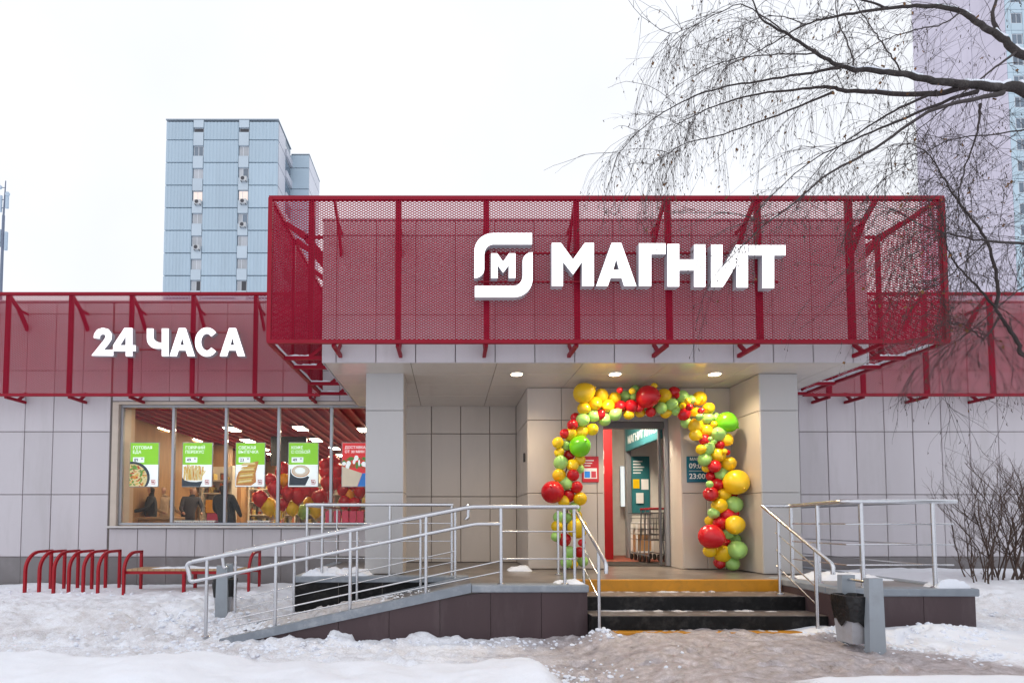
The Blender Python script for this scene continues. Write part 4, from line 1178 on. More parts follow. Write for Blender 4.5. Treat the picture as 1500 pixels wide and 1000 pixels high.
class Poster:
    def __init__(s, px0, px1, py0, py1, Y, label, bg):
        a, b = P(px0, py1, Y), P(px1, py0, Y)
        s.x0, s.z0, s.w, s.h, s.Y = a.x, a.z, b.x - a.x, b.z - a.z, Y
        s.k = 0
        s.t = empty('window_poster', (a.x, Y, a.z), label, 'poster', 'posters hanging in the shop window')
        MB().bbox(a.x - 0.012, b.x + 0.012, Y, Y + 0.03, a.z - 0.012, b.z + 0.012, 0.004).build('frame', 'alu', s.t)
        s.poly([(0, 0), (1, 0), (1, 1), (0, 1)], bg, 'sheet')
    def poly(s, pts, m, name='print'):
        """pts in 0..1 across and up; each print lies a hair in front of the one before"""
        s.k += 1
        y = s.Y - 0.0012*s.k
        pts = [(min(max(p[0], 0), 1), min(max(p[1], 0), 1)) for p in pts]
        vs = [(s.x0 + p[0]*s.w, y, s.z0 + p[1]*s.h) for p in pts]
        MB().add(vs, [tuple(range(len(vs)))]).build(name, m, s.t, recalc=False)
    def polys(s, lst, m, name='print'):
        s.k += 1
        y = s.Y - 0.0012*s.k
        mb = MB()
        for i, pts in enumerate(lst):
            yy = y - 0.00002*i
            pts = [(min(max(p[0], 0), 1), min(max(p[1], 0), 1)) for p in pts]
            mb.add([(s.x0 + p[0]*s.w, yy, s.z0 + p[1]*s.h) for p in pts], [tuple(range(len(pts)))])
        mb.build(name, m, s.t, recalc=False)
    def ell(s, cx, cy, rx, ry, n=20): return [(cx + rx*math.cos(2*math.pi*i/n), cy + ry*math.sin(2*math.pi*i/n)) for i in range(n)]
    def text(s, st, x, y, size, m='poster_white', bold=0.012):
        s.k += 1
        text_part(st, s.x0 + x*s.w, s.Y - 0.0012*s.k - 0.001, s.z0 + y*s.h, size*s.h, m, s.t, bold)
    def standard(s, l1, l2, price):
        s.poly([(0, 0.5), (1, 0.5), (1, 1), (0, 1)], 'poster_green')
        s.text(l1, 0.08, 0.86, 0.095); s.text(l2, 0.08, 0.76, 0.095)
        s.poly([(0.10, 0.55), (0.50, 0.55), (0.50, 0.67), (0.10, 0.67)], 'poster_white', 'price_tag')
        s.text(price, 0.14, 0.575, 0.10, 'print_dark'); s.text('99', 0.38, 0.612, 0.055, 'print_dark')
    def logo(s):
        q = [(0.78, 0.05), (0.93, 0.05), (0.93, 0.155), (0.78, 0.155)]
        s.polys([[(0.78,0.14),(0.93,0.14),(0.93,0.155),(0.78,0.155)], [(0.78,0.05),(0.93,0.05),(0.93,0.065),(0.78,0.065)], [(0.78,0.08),(0.80,0.08),(0.80,0.139),(0.78,0.139)], [(0.91,0.066),(0.93,0.066),(0.93,0.125),(0.91,0.125)]], 'logo_red', 'logo')
        s.text('M', 0.81, 0.075, 0.07, 'logo_red')
YP = fy1 + 0.03
rn = random.Random(11)
p = Poster(190, 232.5, 648.5, 712, YP, 'green and white poster with a vegetable bowl in the shop window', 'poster_white')
p.standard('ГОТОВАЯ', 'ЕДА', '89')
p.poly([q for q in p.ell(0.10, 0.20, 0.62, 0.37, 40)], 'poster_navy')
p.poly(p.ell(0.08, 0.19, 0.55, 0.325, 40), 'food_pale')
for m in ('food_green', 'food_orange', 'food_red', 'food_yellow', 'food_green', 'food_pale'):
    bits = []
    for _ in range(24):
        a, r = rn.uniform(0, 2*math.pi), rn.random()**0.5
        cx, cy = 0.08 + 0.50*r*math.cos(a), 0.19 + 0.29*r*math.sin(a)
        if cx < 0.03 or cy < 0.02: continue
        th = rn.uniform(0, 3); l, w = rn.uniform(0.03, 0.09), rn.uniform(0.015, 0.035)
        bits.append([(cx + l*math.cos(th)*i - w*math.sin(th)*j, cy + (l*math.sin(th)*i + w*math.cos(th)*j)*0.66) for i, j in ((-1,-1),(1,-1),(1.2,0),(1,1),(-1,1))])
    p.polys(bits, m)
p.logo()
p = Poster(267, 311, 648.5, 712, YP, 'green and white poster with french fries in the shop window', 'poster_white')
p.standard('ГОРЯЧИЙ', 'ПЕРЕКУС', '49')
for m in ('food_yellow', 'food_pale', 'food_orange', 'food_yellow', 'food_pale'):
    bits = []
    for _ in range(15):
        cx = rn.uniform(0.02, 0.66); th = R(90) - (cx - 0.32)*1.1 + rn.uniform(-0.6, 0.6); l = rn.uniform(0.22, 0.36)*(1 - abs(cx - 0.35)*0.4); w = 0.017
        x1, y1 = cx + l*math.cos(th), 0.16 + l*math.sin(th)
        if x1 < 0.02: continue
        bits.append([(cx - w, 0.14), (cx + w, 0.14), (x1 + w, y1), (x1 - w, y1 + 0.012)])
    p.polys(bits, m)
p.poly([(0, 0.0), (0.62, 0.0), (0.70, 0.12), (0.50, 0.10), (0.28, 0.105), (0.08, 0.14), (0.0, 0.21)], 'poster_navy')
p.logo()
p = Poster(345, 388, 648.5, 712, YP, 'green and white poster with a croissant in the shop window', 'poster_white')
p.standard('СВЕЖАЯ', 'ВЫПЕЧКА', '23')
p.poly([(0.02, 0.02), (0.55, 0.02), (0.72, 0.10), (0.70, 0.30), (0.80, 0.58), (0.62, 0.56), (0.35, 0.44), (0.10, 0.33), (0.03, 0.2)], 'food_crust')
bands = []
for i in range(7):
    t = i/6
    bands.append([(0.06 + 0.02*i, 0.06 + 0.07*i), (0.58 + 0.02*i, 0.10 + 0.065*i), (0.60 + 0.02*i, 0.14 + 0.065*i), (0.08 + 0.035*i, 0.10 + 0.07*i)])
p.polys(bands, 'food_yellow'); p.polys([[(x*0.9 + 0.03, y + 0.02) for x, y in b] for b in bands[::2]], 'food_pale')
p.logo()
p = Poster(422.5, 466, 648.5, 712, YP, 'green and white poster with a cup of coffee in the shop window', 'poster_white')
p.standard('КОФЕ', 'С СОБОЙ', '49')
p.poly([(0.06, 0.40), (0.02, 0.02), (0.58, 0.02), (0.72, 0.22)], 'poster_navy')
p.poly(p.ell(0.42, 0.35, 0.34, 0.155, 32), 'poster_white'); p.poly(p.ell(0.42, 0.35, 0.305, 0.135, 32), 'food_crust'); p.poly(p.ell(0.42, 0.355, 0.285, 0.12, 32), 'food_foam'); p.poly(p.ell(0.40, 0.36, 0.17, 0.07, 24), 'poster_white')
p.logo()
p = Poster(501, 546, 648.5, 712, YP, 'red delivery poster with a paper grocery bag in the shop window', 'poster_red')
p.text('ДОСТАВКА', 0.08, 0.87, 0.085); p.text('ОТ 30 МИН', 0.08, 0.77, 0.085)
p.polys([p.ell(rn.uniform(0.05, 0.95), rn.uniform(0.44, 0.64), rn.uniform(0.05, 0.12), rn.uniform(0.03, 0.09), 9) for _ in range(16)], 'food_green')
p.polys([p.ell(rn.uniform(0.05, 0.95), rn.uniform(0.42, 0.60), rn.uniform(0.04, 0.1), rn.uniform(0.03, 0.07), 9) for _ in range(12)], 'food_red')
p.polys([p.ell(rn.uniform(0.05, 0.95), rn.uniform(0.44, 0.66), rn.uniform(0.03, 0.08), rn.uniform(0.03, 0.08), 9) for _ in range(10)], 'poster_white')
p.poly([(0, 0), (0.50, 0.0), (0.66, 0.30), (0.0, 0.46)], 'poster_beige'); p.poly([(0.51, 0), (1, 0), (1, 0.32), (0.67, 0.30)], 'poster_blue')

# wall plates beside the door
yq = Y_DWALL - 0.02
def plate(px0, px1, py0, py1, m, label):
    a, b = P(px0, py1, yq), P(px1, py0, yq)
    t = empty('wall_plate', (a.x, yq, a.z), label, 'sign')
    MB().bbox(a.x, b.x, yq, yq + 0.018, a.z, b.z, 0.006).build('plate', m, t)
    return t, a, b.x - a.x, b.z - a.z
t, a, w, h = plate(853, 877, 668, 706, 'sign_red', 'red notice plate on the wall left of the doorway')
MB().box(a.x + 0.1*w, a.x + 0.88*w, yq - 0.003, yq - 0.001, a.z + 0.14*h, a.z + 0.54*h).build('notice', 'print_white', t)
MB().box(a.x + 0.14*w, a.x + 0.46*w, yq - 0.005, yq - 0.0035, a.z + 0.18*h, a.z + 0.42*h).build('notice_picture', 'poster_blue', t)
MB().box(a.x + 0.54*w, a.x + 0.82*w, yq - 0.005, yq - 0.0035, a.z + 0.18*h, a.z + 0.42*h).build('notice_picture', 'logo_red', t)
for k in range(3):
    MB().box(a.x + 0.14*w, a.x + (0.5 + 0.1*k)*w, yq - 0.003, yq - 0.001, a.z + (0.62 + 0.1*k)*h, a.z + (0.655 + 0.1*k)*h).build('notice_line', 'print_white', t)
t, a, w, h = plate(1006.5, 1037, 668, 706, 'sign_teal', 'dark teal opening hours plate on the wall right of the doorway')
text_part('МАГНИТ', a.x + 0.14*w, yq - 0.002, a.z + 0.84*h, 0.16*h, 'print_white', t, 0.012)
text_part('09:00', a.x + 0.10*w, yq - 0.002, a.z + 0.54*h, 0.28*h, 'print_white', t, 0.015)
MB().box(a.x + 0.1*w, a.x + 0.8*w, yq - 0.002, yq - 0.001, a.z + 0.43*h, a.z + 0.445*h).build('notice_line', 'print_white', t)
text_part('23:00', a.x + 0.10*w, yq - 0.002, a.z + 0.14*h, 0.28*h, 'print_white', t, 0.015)
# small light switch box on the recess side wall
MB().bbox(VXL - 0.03, VXL - 0.001, 9.05, 9.11, P(768, 676, 9.05).z, P(768, 663, 9.05).z, 0.005).build('door_hook', 'plastic_black', origin=(VXL, 9.08, 1.7), label='small black hook on the side wall of the entrance block', cat='hook')

# ------------------------------------------------------------------ balloons
def balloon_mesh(matn):
    bm = bmesh.new()
    bmesh.ops.create_uvsphere(bm, u_segments=22, v_segments=14, radius=1.0)
    for v in bm.verts:
        if v.co.z < 0:
            k = -v.co.z
            v.co.z *= 1.0 + 0.18*k*k
            v.co.x *= 1 - 0.10*k; v.co.y *= 1 - 0.10*k
    r = bmesh.ops.create_cone(bm, segments=10, radius1=0.10, radius2=0.03, depth=0.16, cap_ends=True)
    for v in r['verts']: v.co.z -= 1.22
    for f in bm.faces: f.smooth = True
    me = bpy.data.meshes.new('balloon'); bm.to_mesh(me); bm.free()
    me.materials.append(M[matn]); return me
BM = {k: balloon_mesh(v) for k, v in dict(R='bal_red', Y='bal_yellow', g='bal_green', L='bal_lime', O='bal_orange').items()}
ARCH = """Y250,85,46 Y335,98,32 Y400,110,28 Y305,138,32 Y250,160,28 Y368,148,30 g297,197,27 g246,215,30 R333,193,22 g404,190,27 g352,215,28 R210,205,22 R195,240,24
Y292,262,27 Y240,275,28 Y185,287,30 R157,283,22 Y124,327,25 g163,340,22 L232,345,47 Y130,375,22 R178,388,24 g138,424,32 Y195,437,27 Y232,412,24 g228,455,22 Y130,485,30 R198,485,27
g163,523,32 R98,567,50 R215,543,27 R175,587,29 Y232,600,30 Y150,610,25 g205,645,27 Y215,680,24 g130,690,26 g170,695,24 Y120,735,26 Y220,745,44 g115,785,22 R155,800,30 R240,815,16
g180,860,28 R228,860,24 g165,910,26 Y200,920,20 g245,905,24 R426,72,14 g453,100,24 Y486,75,14 g500,68,20 g495,103,18 R430,150,26 R480,150,30 R562,103,50 R520,155,22 Y593,50,14
Y640,100,34 g575,155,24 R577,178,22 Y525,180,22 Y470,188,24 g628,158,26 R690,82,26 R708,98,14 g730,102,28 g680,140,27 g770,118,22 Y650,182,24 g700,172,22 Y815,112,32 Y757,125,14
Y732,148,16 R765,155,16 Y800,130,14 R740,188,28 Y790,175,22 R822,172,14 Y860,160,26 g815,203,16 g855,208,26 g893,205,22 Y887,237,15 L947,228,45 g750,230,24 Y797,245,32 Y848,268,28
Y795,290,26 g908,285,34 R840,312,24 Y945,312,30 g868,308,10 g888,322,14 R915,338,20 g858,355,28 Y822,360,22 Y906,387,34 Y938,370,12 R952,375,12 g842,410,30 Y958,430,32 R890,443,28
Y850,450,20 g923,480,30 R872,490,22 Y995,520,55 R905,530,28 g865,530,16 R870,578,32 Y933,577,31 R980,580,18 g983,630,38 Y912,635,34 g885,670,25 R950,680,30 R985,675,20 Y868,708,24
R917,720,31 Y988,728,42 g952,770,27 g990,795,24 R872,785,53 R937,815,26 Y865,855,28 Y928,868,38 g1000,850,41 R915,912,26 g975,915,32""".split()
AR = empty('balloon_arch', (2.9, 8.35, LZ), 'arch of red, yellow and green balloons round the shop doorway', 'balloon arch')
rn = random.Random(5)
big = {}
for i, s in enumerate(ARCH):
    c = s[0]; x, y, r = [float(v) for v in s[1:].split(',')]
    px, py = 780 + x/3.333, 550 + y/3.333
    Yb = 8.42 - (0.10 if r > 40 else 0) + (0.14 if r < 25 and i % 2 else 0) - (0.18 if r < 17 else 0) + rn.uniform(-0.05, 0.05)
    Yb = min(Yb, 8.60)
    p = P(px, py, Yb); rad = r/3.333*Yb/F*1.13
    p.z = max(p.z, LZ + rad*1.02)
    o = link('balloon', BM[c], AR, p - wloc(AR))
    o.scale = (rad, rad, rad)
    # knots point inwards to the garland
    o.rotation_euler = (rn.uniform(0.9, 2.2)*-1, rn.uniform(-0.6, 0.6), rn.uniform(-0.8, 0.8))
# the hidden line the garland is tied to
pts = []
for x, y in [(170, 940), (165, 800), (170, 640), (160, 480), (200, 330), (290, 190), (420, 130), (560, 110), (700, 130), (820, 190), (890, 290), (900, 420), (910, 560), (930, 700), (940, 820), (950, 945)]:
    q = P(780 + x/3.333, 550 + y/3.333, 8.56); q.z = max(q.z, LZ + 0.004); pts.append(q)
MB().tube(pts, 0.012, 8).build('support_line', 'plastic_black', AR, smooth=True)

# ------------------------------------------------------------------ bicycle hoops, bench
def hoop_mesh(x, yf, ybk, zb, h, w=0.045):
    """rounded at the front top, square at the back top"""
    pts = [Vector((x, yf, zb)), Vector((x, yf, zb + h - 0.30))]
    pts += [Vector((x, yf + 0.30 - 0.30*math.cos(a), zb + h - 0.30 + 0.30*math.sin(a))) for a in [i/7*math.pi/2 for i in range(1, 8)]]
    pts.append(Vector((x, ybk, zb + h)))
    m = MB()
    n = len(pts); base = 0
    ring = []
    for i, p in enumerate(pts):
        d = (pts[min(i+1, n-1)] - pts[max(i-1, 0)]).normalized()
        u = Vector((1, 0, 0)); v = d.cross(u).normalized()
        ring.append([p + u*sx*w/2*0.8 + v*sy*w/2 for sx, sy in ((-1,-1),(1,-1),(1,1),(-1,1))])
    vs = [q for r_ in ring for q in r_]
    fs = [(i*4+k, i*4+(k+1) % 4, (i+1)*4+(k+1) % 4, (i+1)*4+k) for i in range(n-1) for k in range(4)] + [(3,2,1,0), tuple((n-1)*4+k for k in range(4))]
    m.add(vs, fs)
    m.bar((x, ybk, zb), (x, ybk, zb + h + w/2 - 0.001), w*0.8, w)
    return m
hb = [270, 340, 411, 485, 556, 628]
for k, cx in enumerate(hb):
    xb = P(cx/3.573, 806, 9.60).x
    yf, ybk = 9.02, 9.60
    zt = P(cx/3.573, 806, 9.60).z
    zg = -0.10
    names = ['red steel bicycle hoop farthest from the bench', 'second red bicycle hoop counting from the free end of the row', 'third red bicycle hoop counting from the free end of the row',
             'red bicycle hoop third from the bench', 'red bicycle hoop second from the bench', 'red bicycle hoop next to the bench']
    t = empty('bicycle_hoop', (xb, 9.3, GZ(xb, 9.3)), names[k], 'bike rack', 'bicycle hoops in a row by the wall')
    hoop_mesh(xb, yf, ybk, zg, zt - zg).build('hoop', 'hoop_red', t, smooth=True)
    for y in (yf, ybk):
        MB().box(xb - 0.06, xb + 0.06, y - 0.06, y + 0.06, zg - 0.012, zg - 0.002).build('base_plate', 'hoop_red', t)
bx0, bx1 = P(205, 810, 9.45).x, P(379, 810, 9.45).x
BN = empty('bench', ((bx0 + bx1)/2, 9.25, GZ((bx0 + bx1)/2, 9.2)), 'red steel bench with a wooden slat seat beside the bicycle hoops', 'bench')
zt = P(205, 807, 9.55).z
for xx in (bx0, bx1):
    hoop_mesh(xx, 9.0, 9.5, -0.08, zt + 0.08).build('end_frame', 'hoop_red', BN, smooth=True)
sz = P(300, 833, 9.1).z
MB().bar((bx0, 9.05, sz - 0.05), (bx1, 9.05, sz - 0.05), 0.05, 0.05).bar((bx0, 9.45, sz - 0.05), (bx1, 9.45, sz - 0.05), 0.05, 0.05).build('seat_rail', 'hoop_red', BN)
xm = bx0 + (bx1 - bx0)*0.47
for y in (9.05, 9.45): MB().bar((xm, y, -0.08), (xm, y, sz - 0.076), 0.045).build('leg', 'hoop_red', BN)
nsl = 22
for k in range(nsl):
    xa = bx0 + 0.04 + (bx1 - bx0 - 0.08)*k/nsl
    MB().bbox(xa + 0.003, xa + (bx1 - bx0 - 0.08)/nsl - 0.004, 9.0, 9.5, sz - 0.024, sz + 0.006, 0.004).build('slat', 'bench_wood', BN)
snow_patch('bench_snow', bx0 + 0.3, bx1 - 0.2, 9.1, 9.48, sz + 0.004, 0.03, 44.0, 'thin snow left on the bench seat', nx=40, ny=10)

# ------------------------------------------------------------------ litter bins
def litter_bin(x, y, z, rot, label, h=0.76, shift=0.0):
    t = empty('litter_bin', (x, y, z), label, 'litter bin')
    t.rotation_euler = (0, 0, rot)
    def add(mb, name, m, smooth=False):
        me_o = mb.build(name, m, None, smooth=smooth); me_o.parent = t; me_o.location = (0, 0, 0); return me_o
    for s in (-1, 1):     # two tapered concrete side plates
        pr = MB().prism([(-0.085, -0.1), (0.085, -0.1), (0.078, h*0.35), (0.070, h), (-0.070, h), (-0.078, h*0.35)], 'x', s*0.17 - 0.032, s*0.17 + 0.032)
        add(pr, 'side_plate', 'bin_grey')
    add(MB().tube([(-0.14, 0, h - 0.045), (0.14, 0, h - 0.045)], 0.014, 10), 'axle', 'steel', True)
    u = MB(); prof = [(0.115, 0.10), (0.128, 0.2), (0.142, 0.50), (0.146, 0.53), (0.136, 0.53), (0.13, 0.48)]
    base = add(MB().prism([(-0.10, -0.11), (0.10, -0.11), (0.125, 0.13), (-0.125, 0.13)], 'y', 0, 0.001) if False else
               MB().add([(-0.105,-0.12,0.08),(0.105,-0.12,0.08),(0.105,0.12,0.08),(-0.105,0.12,0.08),(-0.135,-0.15,0.50),(0.135,-0.15,0.50),(0.135,0.15,0.50),(-0.135,0.15,0.50)],
                        [(0,3,2,1),(0,1,5,4),(1,2,6,5),(2,3,7,6),(3,0,4,7)]), 'bucket', 'bin_side')
    bag = MB(); n = 28; rings = [(0.52, 1.03), (0.55, 1.0), (0.555, 0.93), (0.50, 0.86)]
    out = []
    for zz, k in [(0.28, 1.0), (0.38, 1.02), (0.44, 1.03), (0.50, 1.05), (0.545, 1.02), (0.55, 0.92), (0.45, 0.80)]:
        for i in range(n):
            a = 2*math.pi*i/n
            ca, sa = math.cos(a), math.sin(a)
            q = 1/max(abs(ca), abs(sa)); q = 1 + (q - 1)*0.8
            lo = zz + (0.02 - 0.06*max(0, math.cos(4*a)) + 0.006*math.sin(7*a) if zz < 0.3 else 0.02 if zz < 0.43 else 0)
            wv = 1 + 0.02*math.sin(9*a + zz*30)
            sc_ = 0.105 + (0.135 - 0.105)*(lo - 0.08)/0.42
            out.append((ca*q*(sc_ + 0.022)*k*wv, sa*q*(sc_ + 0.038)*k*wv, lo))
    fs = [(j*n+i, j*n+(i+1) % n, (j+1)*n+(i+1) % n, (j+1)*n+i) for j in range(6) for i in range(n)]
    fs.append(tuple(6*n + i for i in range(n)))
    bag.add(out, fs)
    bg_ = add(bag, 'bin_bag', 'bag_black', True)
    for o_ in (base, bg_): o_.location = (0.0, shift, 0); o_.scale = (0.95, 0.85, 1.0)
    return t
pb = PZ(1287, 950, 0.03)
litter_bin(pb.x - 0.0, pb.y + 0.22, GZ(pb.x, pb.y) - 0.02, R(93), 'grey concrete litter bin with black bag beside the steps', 0.73, 0.07)
pb = P(329, 890, 7.75)
litter_bin(pb.x, 7.75, GZ(pb.x, 7.75) - 0.06, R(100), 'grey concrete litter bin at the foot of the ramp', 0.74)

# ------------------------------------------------------------------ shop interior
IY1 = 21.0
CEIL = P(300, 600, Y_WALL + 0.6).z + 0.05
SHX0, SHX1 = XEND_L + 0.4, VXL + 0.001
MB().box(SHX0, XEND_R - 0.4, Y_WALL + 0.33, IY1, LZ - 0.1, LZ + 0.0).build('shop_floor', 'shop_floor', B)
ce = MB().box(SHX0, XEND_R - 0.4, Y_WALL + 0.33, IY1, CEIL + 0.06, CEIL + 0.14).build('shop_ceiling', 'shop_ceiling', B)
for k in range(48):
    x = SHX0 + 0.2 + k*0.26
    if x > 4.5: break
    MB().box(x, x + 0.055, Y_WALL + 0.36, IY1 - 0.02, CEIL, CEIL + 0.055).build('ceiling_slat', 'shop_slat', ce)
MB().box(SHX0, XEND_R - 0.4, IY1 + 0.002, IY1 + 0.2, LZ - 0.1, CEIL + 0.14).build('shop_back_wall', 'wood_wall', B)
MB().box(WX0 - 0.75, WX0 - 0.12, Y_WALL + 0.33, Y_WALL + 0.75, LZ + 0.002, CEIL + 0.05).build('inner_pier', 'beige_wall', B)
MB().box(WX0 - 0.9, WX0 - 0.75, Y_WALL + 0.33, IY1, LZ + 0.002, CEIL + 0.05).build('inner_wall', 'wood_wall', B)
# wood partition and pillars
for px, w, Y in ((238, 0.5, 15.0), (305, 0.9, 16.5), (320, 0.5, 16.2), (340, 0.6, 17.5)):
    x = P(px, 690, Y).x
    MB().box(x - w/2, x + w/2, Y, Y + 0.4, LZ + 0.002, CEIL - 0.01).build('wood_pillar', 'wood_wall', B)
def shop_light(px, py, k):
    c = PZ(px, py, CEIL - 0.02)
    if c.y > IY1 - 0.8: return
    t = empty('ceiling_lamp', (c.x, c.y, CEIL - 0.03), 'glowing rectangular lamp under the red slatted shop ceiling', 'lamp', 'lamps under the shop ceiling')
    MB().bbox(c.x - 0.15, c.x + 0.15, c.y - 0.28, c.y + 0.28, CEIL - 0.030, CEIL - 0.001, 0.006).build('housing', 'print_white', t)
    MB().box(c.x - 0.12, c.x + 0.12, c.y - 0.25, c.y + 0.25, CEIL - 0.038, CEIL - 0.031).build('diffuser', 'lamp_shop', t)
for k, (px, py) in enumerate([(233, 628), (340, 628), (440, 627), (533, 629), (284, 644), (363, 645), (463, 644), (545, 645), (245, 656), (300, 657), (385, 657), (425, 658), (490, 656), (330, 664), (450, 665), (500, 666), (210, 665), (400, 665)]):
    shop_light(px, py, k)
for x in (-5.6, -4.4, -3.2, -2.0, -0.8):          # added row, hidden above the window top, to brighten the balloons from the front
    q = empty('ceiling_lamp', (x, 10.73, CEIL - 0.03), 'added unseen lamp under the shop ceiling close behind the window glass', 'lamp', 'lamps close behind the window')
    MB().bbox(x - 0.15, x + 0.15, 10.63, 10.83, CEIL - 0.030, CEIL - 0.001, 0.006).build('housing', 'print_white', q)
    MB().box(x - 0.12, x + 0.12, 10.65, 10.81, CEIL - 0.038, CEIL - 0.031).build('diffuser', 'lamp_shop', q)
# black menu board hung from the ceiling
a, b = P(396, 682, 14.6), P(449, 639, 14.6)
t = empty('hanging_board', (a.x, 14.6, a.z), 'black board hanging from the shop ceiling behind the window', 'board')
MB().bbox(a.x, b.x, 14.6, 14.68, a.z, b.z, 0.01).build('panel', 'plastic_black', t)
for x in (a.x + 0.15, b.x - 0.15): MB().tube([(x, 14.64, b.z - 0.01), (x, 14.64, CEIL)], 0.008, 6).build('hanger', 'plastic_black', t)
# shelving
def shelf_unit(px, Y, w, n, label, h=2.3, seed=0):
    r_ = random.Random(seed)
    x = P(px, 700, Y).x
    t = empty('shelf_unit', (x, Y, LZ), label, 'shelf')
    MB().box(x - w/2, x + w/2, Y + 0.35, Y + 0.38, LZ + 0.002, LZ + h).build('back_panel', 'shelf_white', t)
    for sx in (-1, 1): MB().box(x + sx*w/2 - 0.02, x + sx*w/2 + 0.02, Y, Y + 0.349, LZ + 0.002, LZ + h).build('upright', 'shelf_white', t)
    for k in range(n):
        z = LZ + 0.12 + k*(h - 0.2)/n
        MB().box(x - w/2 + 0.022, x + w/2 - 0.022, Y + 0.01, Y + 0.348, z, z + 0.03).build('shelf', 'shelf_white', t)
        for mm in ('goods_a', 'goods_b', 'goods_c'):
            g = MB(); xx = x - w/2 + 0.05 + r_.uniform(0, 0.12)
            while xx < x + w/2 - 0.16:
                ww = r_.uniform(0.06, 0.13); hh = r_.uniform(0.08, (h - 0.2)/n - 0.06)
                g.box(xx, xx + ww, Y + 0.05 + r_.uniform(0, 0.05), Y + 0.3, z + 0.031, z + 0.031 + hh); xx += ww*3.2
            if g.v:
                o = g.build('goods', mm, t); o['kind'] = 'stuff'
shelf_unit(268, 15.2, 0.95, 6, 'pale shelf unit with goods behind the fries poster', seed=1)
shelf_unit(215, 16.5, 1.2, 5, 'shelf unit with goods in the shop behind the bowl poster', seed=2)
shelf_unit(400, 18.0, 1.6, 5, 'shelf unit with goods under the black hanging board', seed=3)
shelf_unit(196, 14.2, 0.9, 6, 'narrow shelf unit with goods beside the beige pier', seed=6)
shelf_unit(318, 15.0, 0.8, 6, 'shelf unit with goods between the fries and croissant posters', seed=7)
shelf_unit(520, 15.5, 1.8, 6, 'wide shelf unit with goods behind the red delivery poster', seed=8)
t = empty('promo_stand', (P(317, 740, 12.4).x, 12.4, LZ), 'red and orange promotional stand beside the person in the black jacket', 'stand')
xq = P(317, 740, 12.4).x
MB().bbox(xq - 0.22, xq + 0.22, 12.4, 12.7, LZ + 0.002, LZ + 0.95, 0.01).build('stand_body', 'gift_pink', t)
MB().bbox(xq - 0.24, xq + 0.24, 12.37, 12.72, LZ + 0.952, LZ + 1.25, 0.01).build('stand_tray', 'bal_orange', t)
for q, (pxq, cq) in enumerate(((268, 'print_white'), (300, 'print_white'), (380, 'print_white'))):
    xw, zw = P(pxq, 764, 11.0).x, P(pxq, 768, 11.0).z
    t = empty('wire_crate', (xw, 11.0, zw), ('white slotted crate in the window below the fries poster', 'white slotted crate in the window beside the promotional stand', 'white slotted crate in the window by the balloons')[q], 'crate')
    for k in range(9): MB().box(xw - 0.22 + k*0.05, xw - 0.19 + k*0.05, 10.95, 10.96, zw - 0.12, zw + 0.06).build('slat', cq, t)
    MB().box(xw - 0.23, xw + 0.23, 10.94, 11.2, zw + 0.061, zw + 0.085).build('rim', cq, t)
    MB().box(xw - 0.23, xw + 0.23, 10.94, 11.2, zw - 0.145, zw - 0.121).build('base', cq, t)
    MB().box(xw - 0.2, xw + 0.2, 10.99, 11.18, zw - 0.12, zw + 0.05).build('goods', 'goods_a', t)
    for sx in (-0.2, 0.2): MB().bar((xw + sx, 11.07, LZ), (xw + sx, 11.07, zw - 0.146), 0.03).build('leg', 'dark_frame', t)
shelf_unit(470, 17.0, 1.6, 5, 'shelf unit with goods behind the coffee poster', seed=4)
# low counter inside the window
t = empty('counter', (P(230, 750, 11.8).x, 11.8, LZ), 'low wooden counter inside the shop window', 'counter')
xa, xb = P(205, 750, 11.9).x, P(262, 750, 11.9).x
MB().bbox(xa, xb, 11.7, 12.2, LZ + 0.80, LZ + 0.86, 0.01).build('counter_top', 'bench_wood', t)
MB().box(xa + 0.05, xb - 0.05, 11.75, 12.15, LZ + 0.002, LZ + 0.798).build('counter_body', 'wood_wall', t)
# balloon bunches in the shop
def bunch(label, lst, Y, base_px):
    base = P(base_px, 770, Y)
    t = empty('balloon_bunch', (base.x, Y, LZ), label, 'balloons')
    MB().lathe((base.x, Y, LZ + 0.002), [(0.10, 0), (0.10, 0.03), (0.02, 0.05)], 16).build('weight', 'gift_pink', t, smooth=True)
    for i, (c, px, py, r) in enumerate(lst):
        Yb = Y + random.uniform(-0.12, 0.12)
        p = P(px, py, Yb); rad = r*1.22*Yb/F
        o = link('balloon', BM[c], t, p - wloc(t)); o.scale = (rad, rad, rad*1.08)
        o.rotation_euler = (random.uniform(-0.2, 0.2), random.uniform(-0.2, 0.2), 0)
        MB().tube([(p.x, p.y, p.z - rad*1.3), ((p.x + base.x)/2, (p.y + Y)/2, (p.z + LZ)/2), (base.x, Y, LZ + 0.05)], 0.003, 4).build('string', 'print_white', t)
bunch('bunch of red and yellow balloons in the window right of the croissant poster', [('R', 381, 729, 9), ('Y', 394, 741, 10), ('R', 403, 715, 9), ('R', 414, 686, 8), ('O', 416, 702, 7), ('R', 421, 722, 8), ('R', 415, 738, 7), ('Y', 428, 744, 8), ('R', 436, 725, 9), ('R', 411, 692, 7), ('R', 446, 716, 8), ('R', 428, 708, 8), ('R', 396, 702, 7), ('Y', 409, 750, 8)], 12.3, 405)
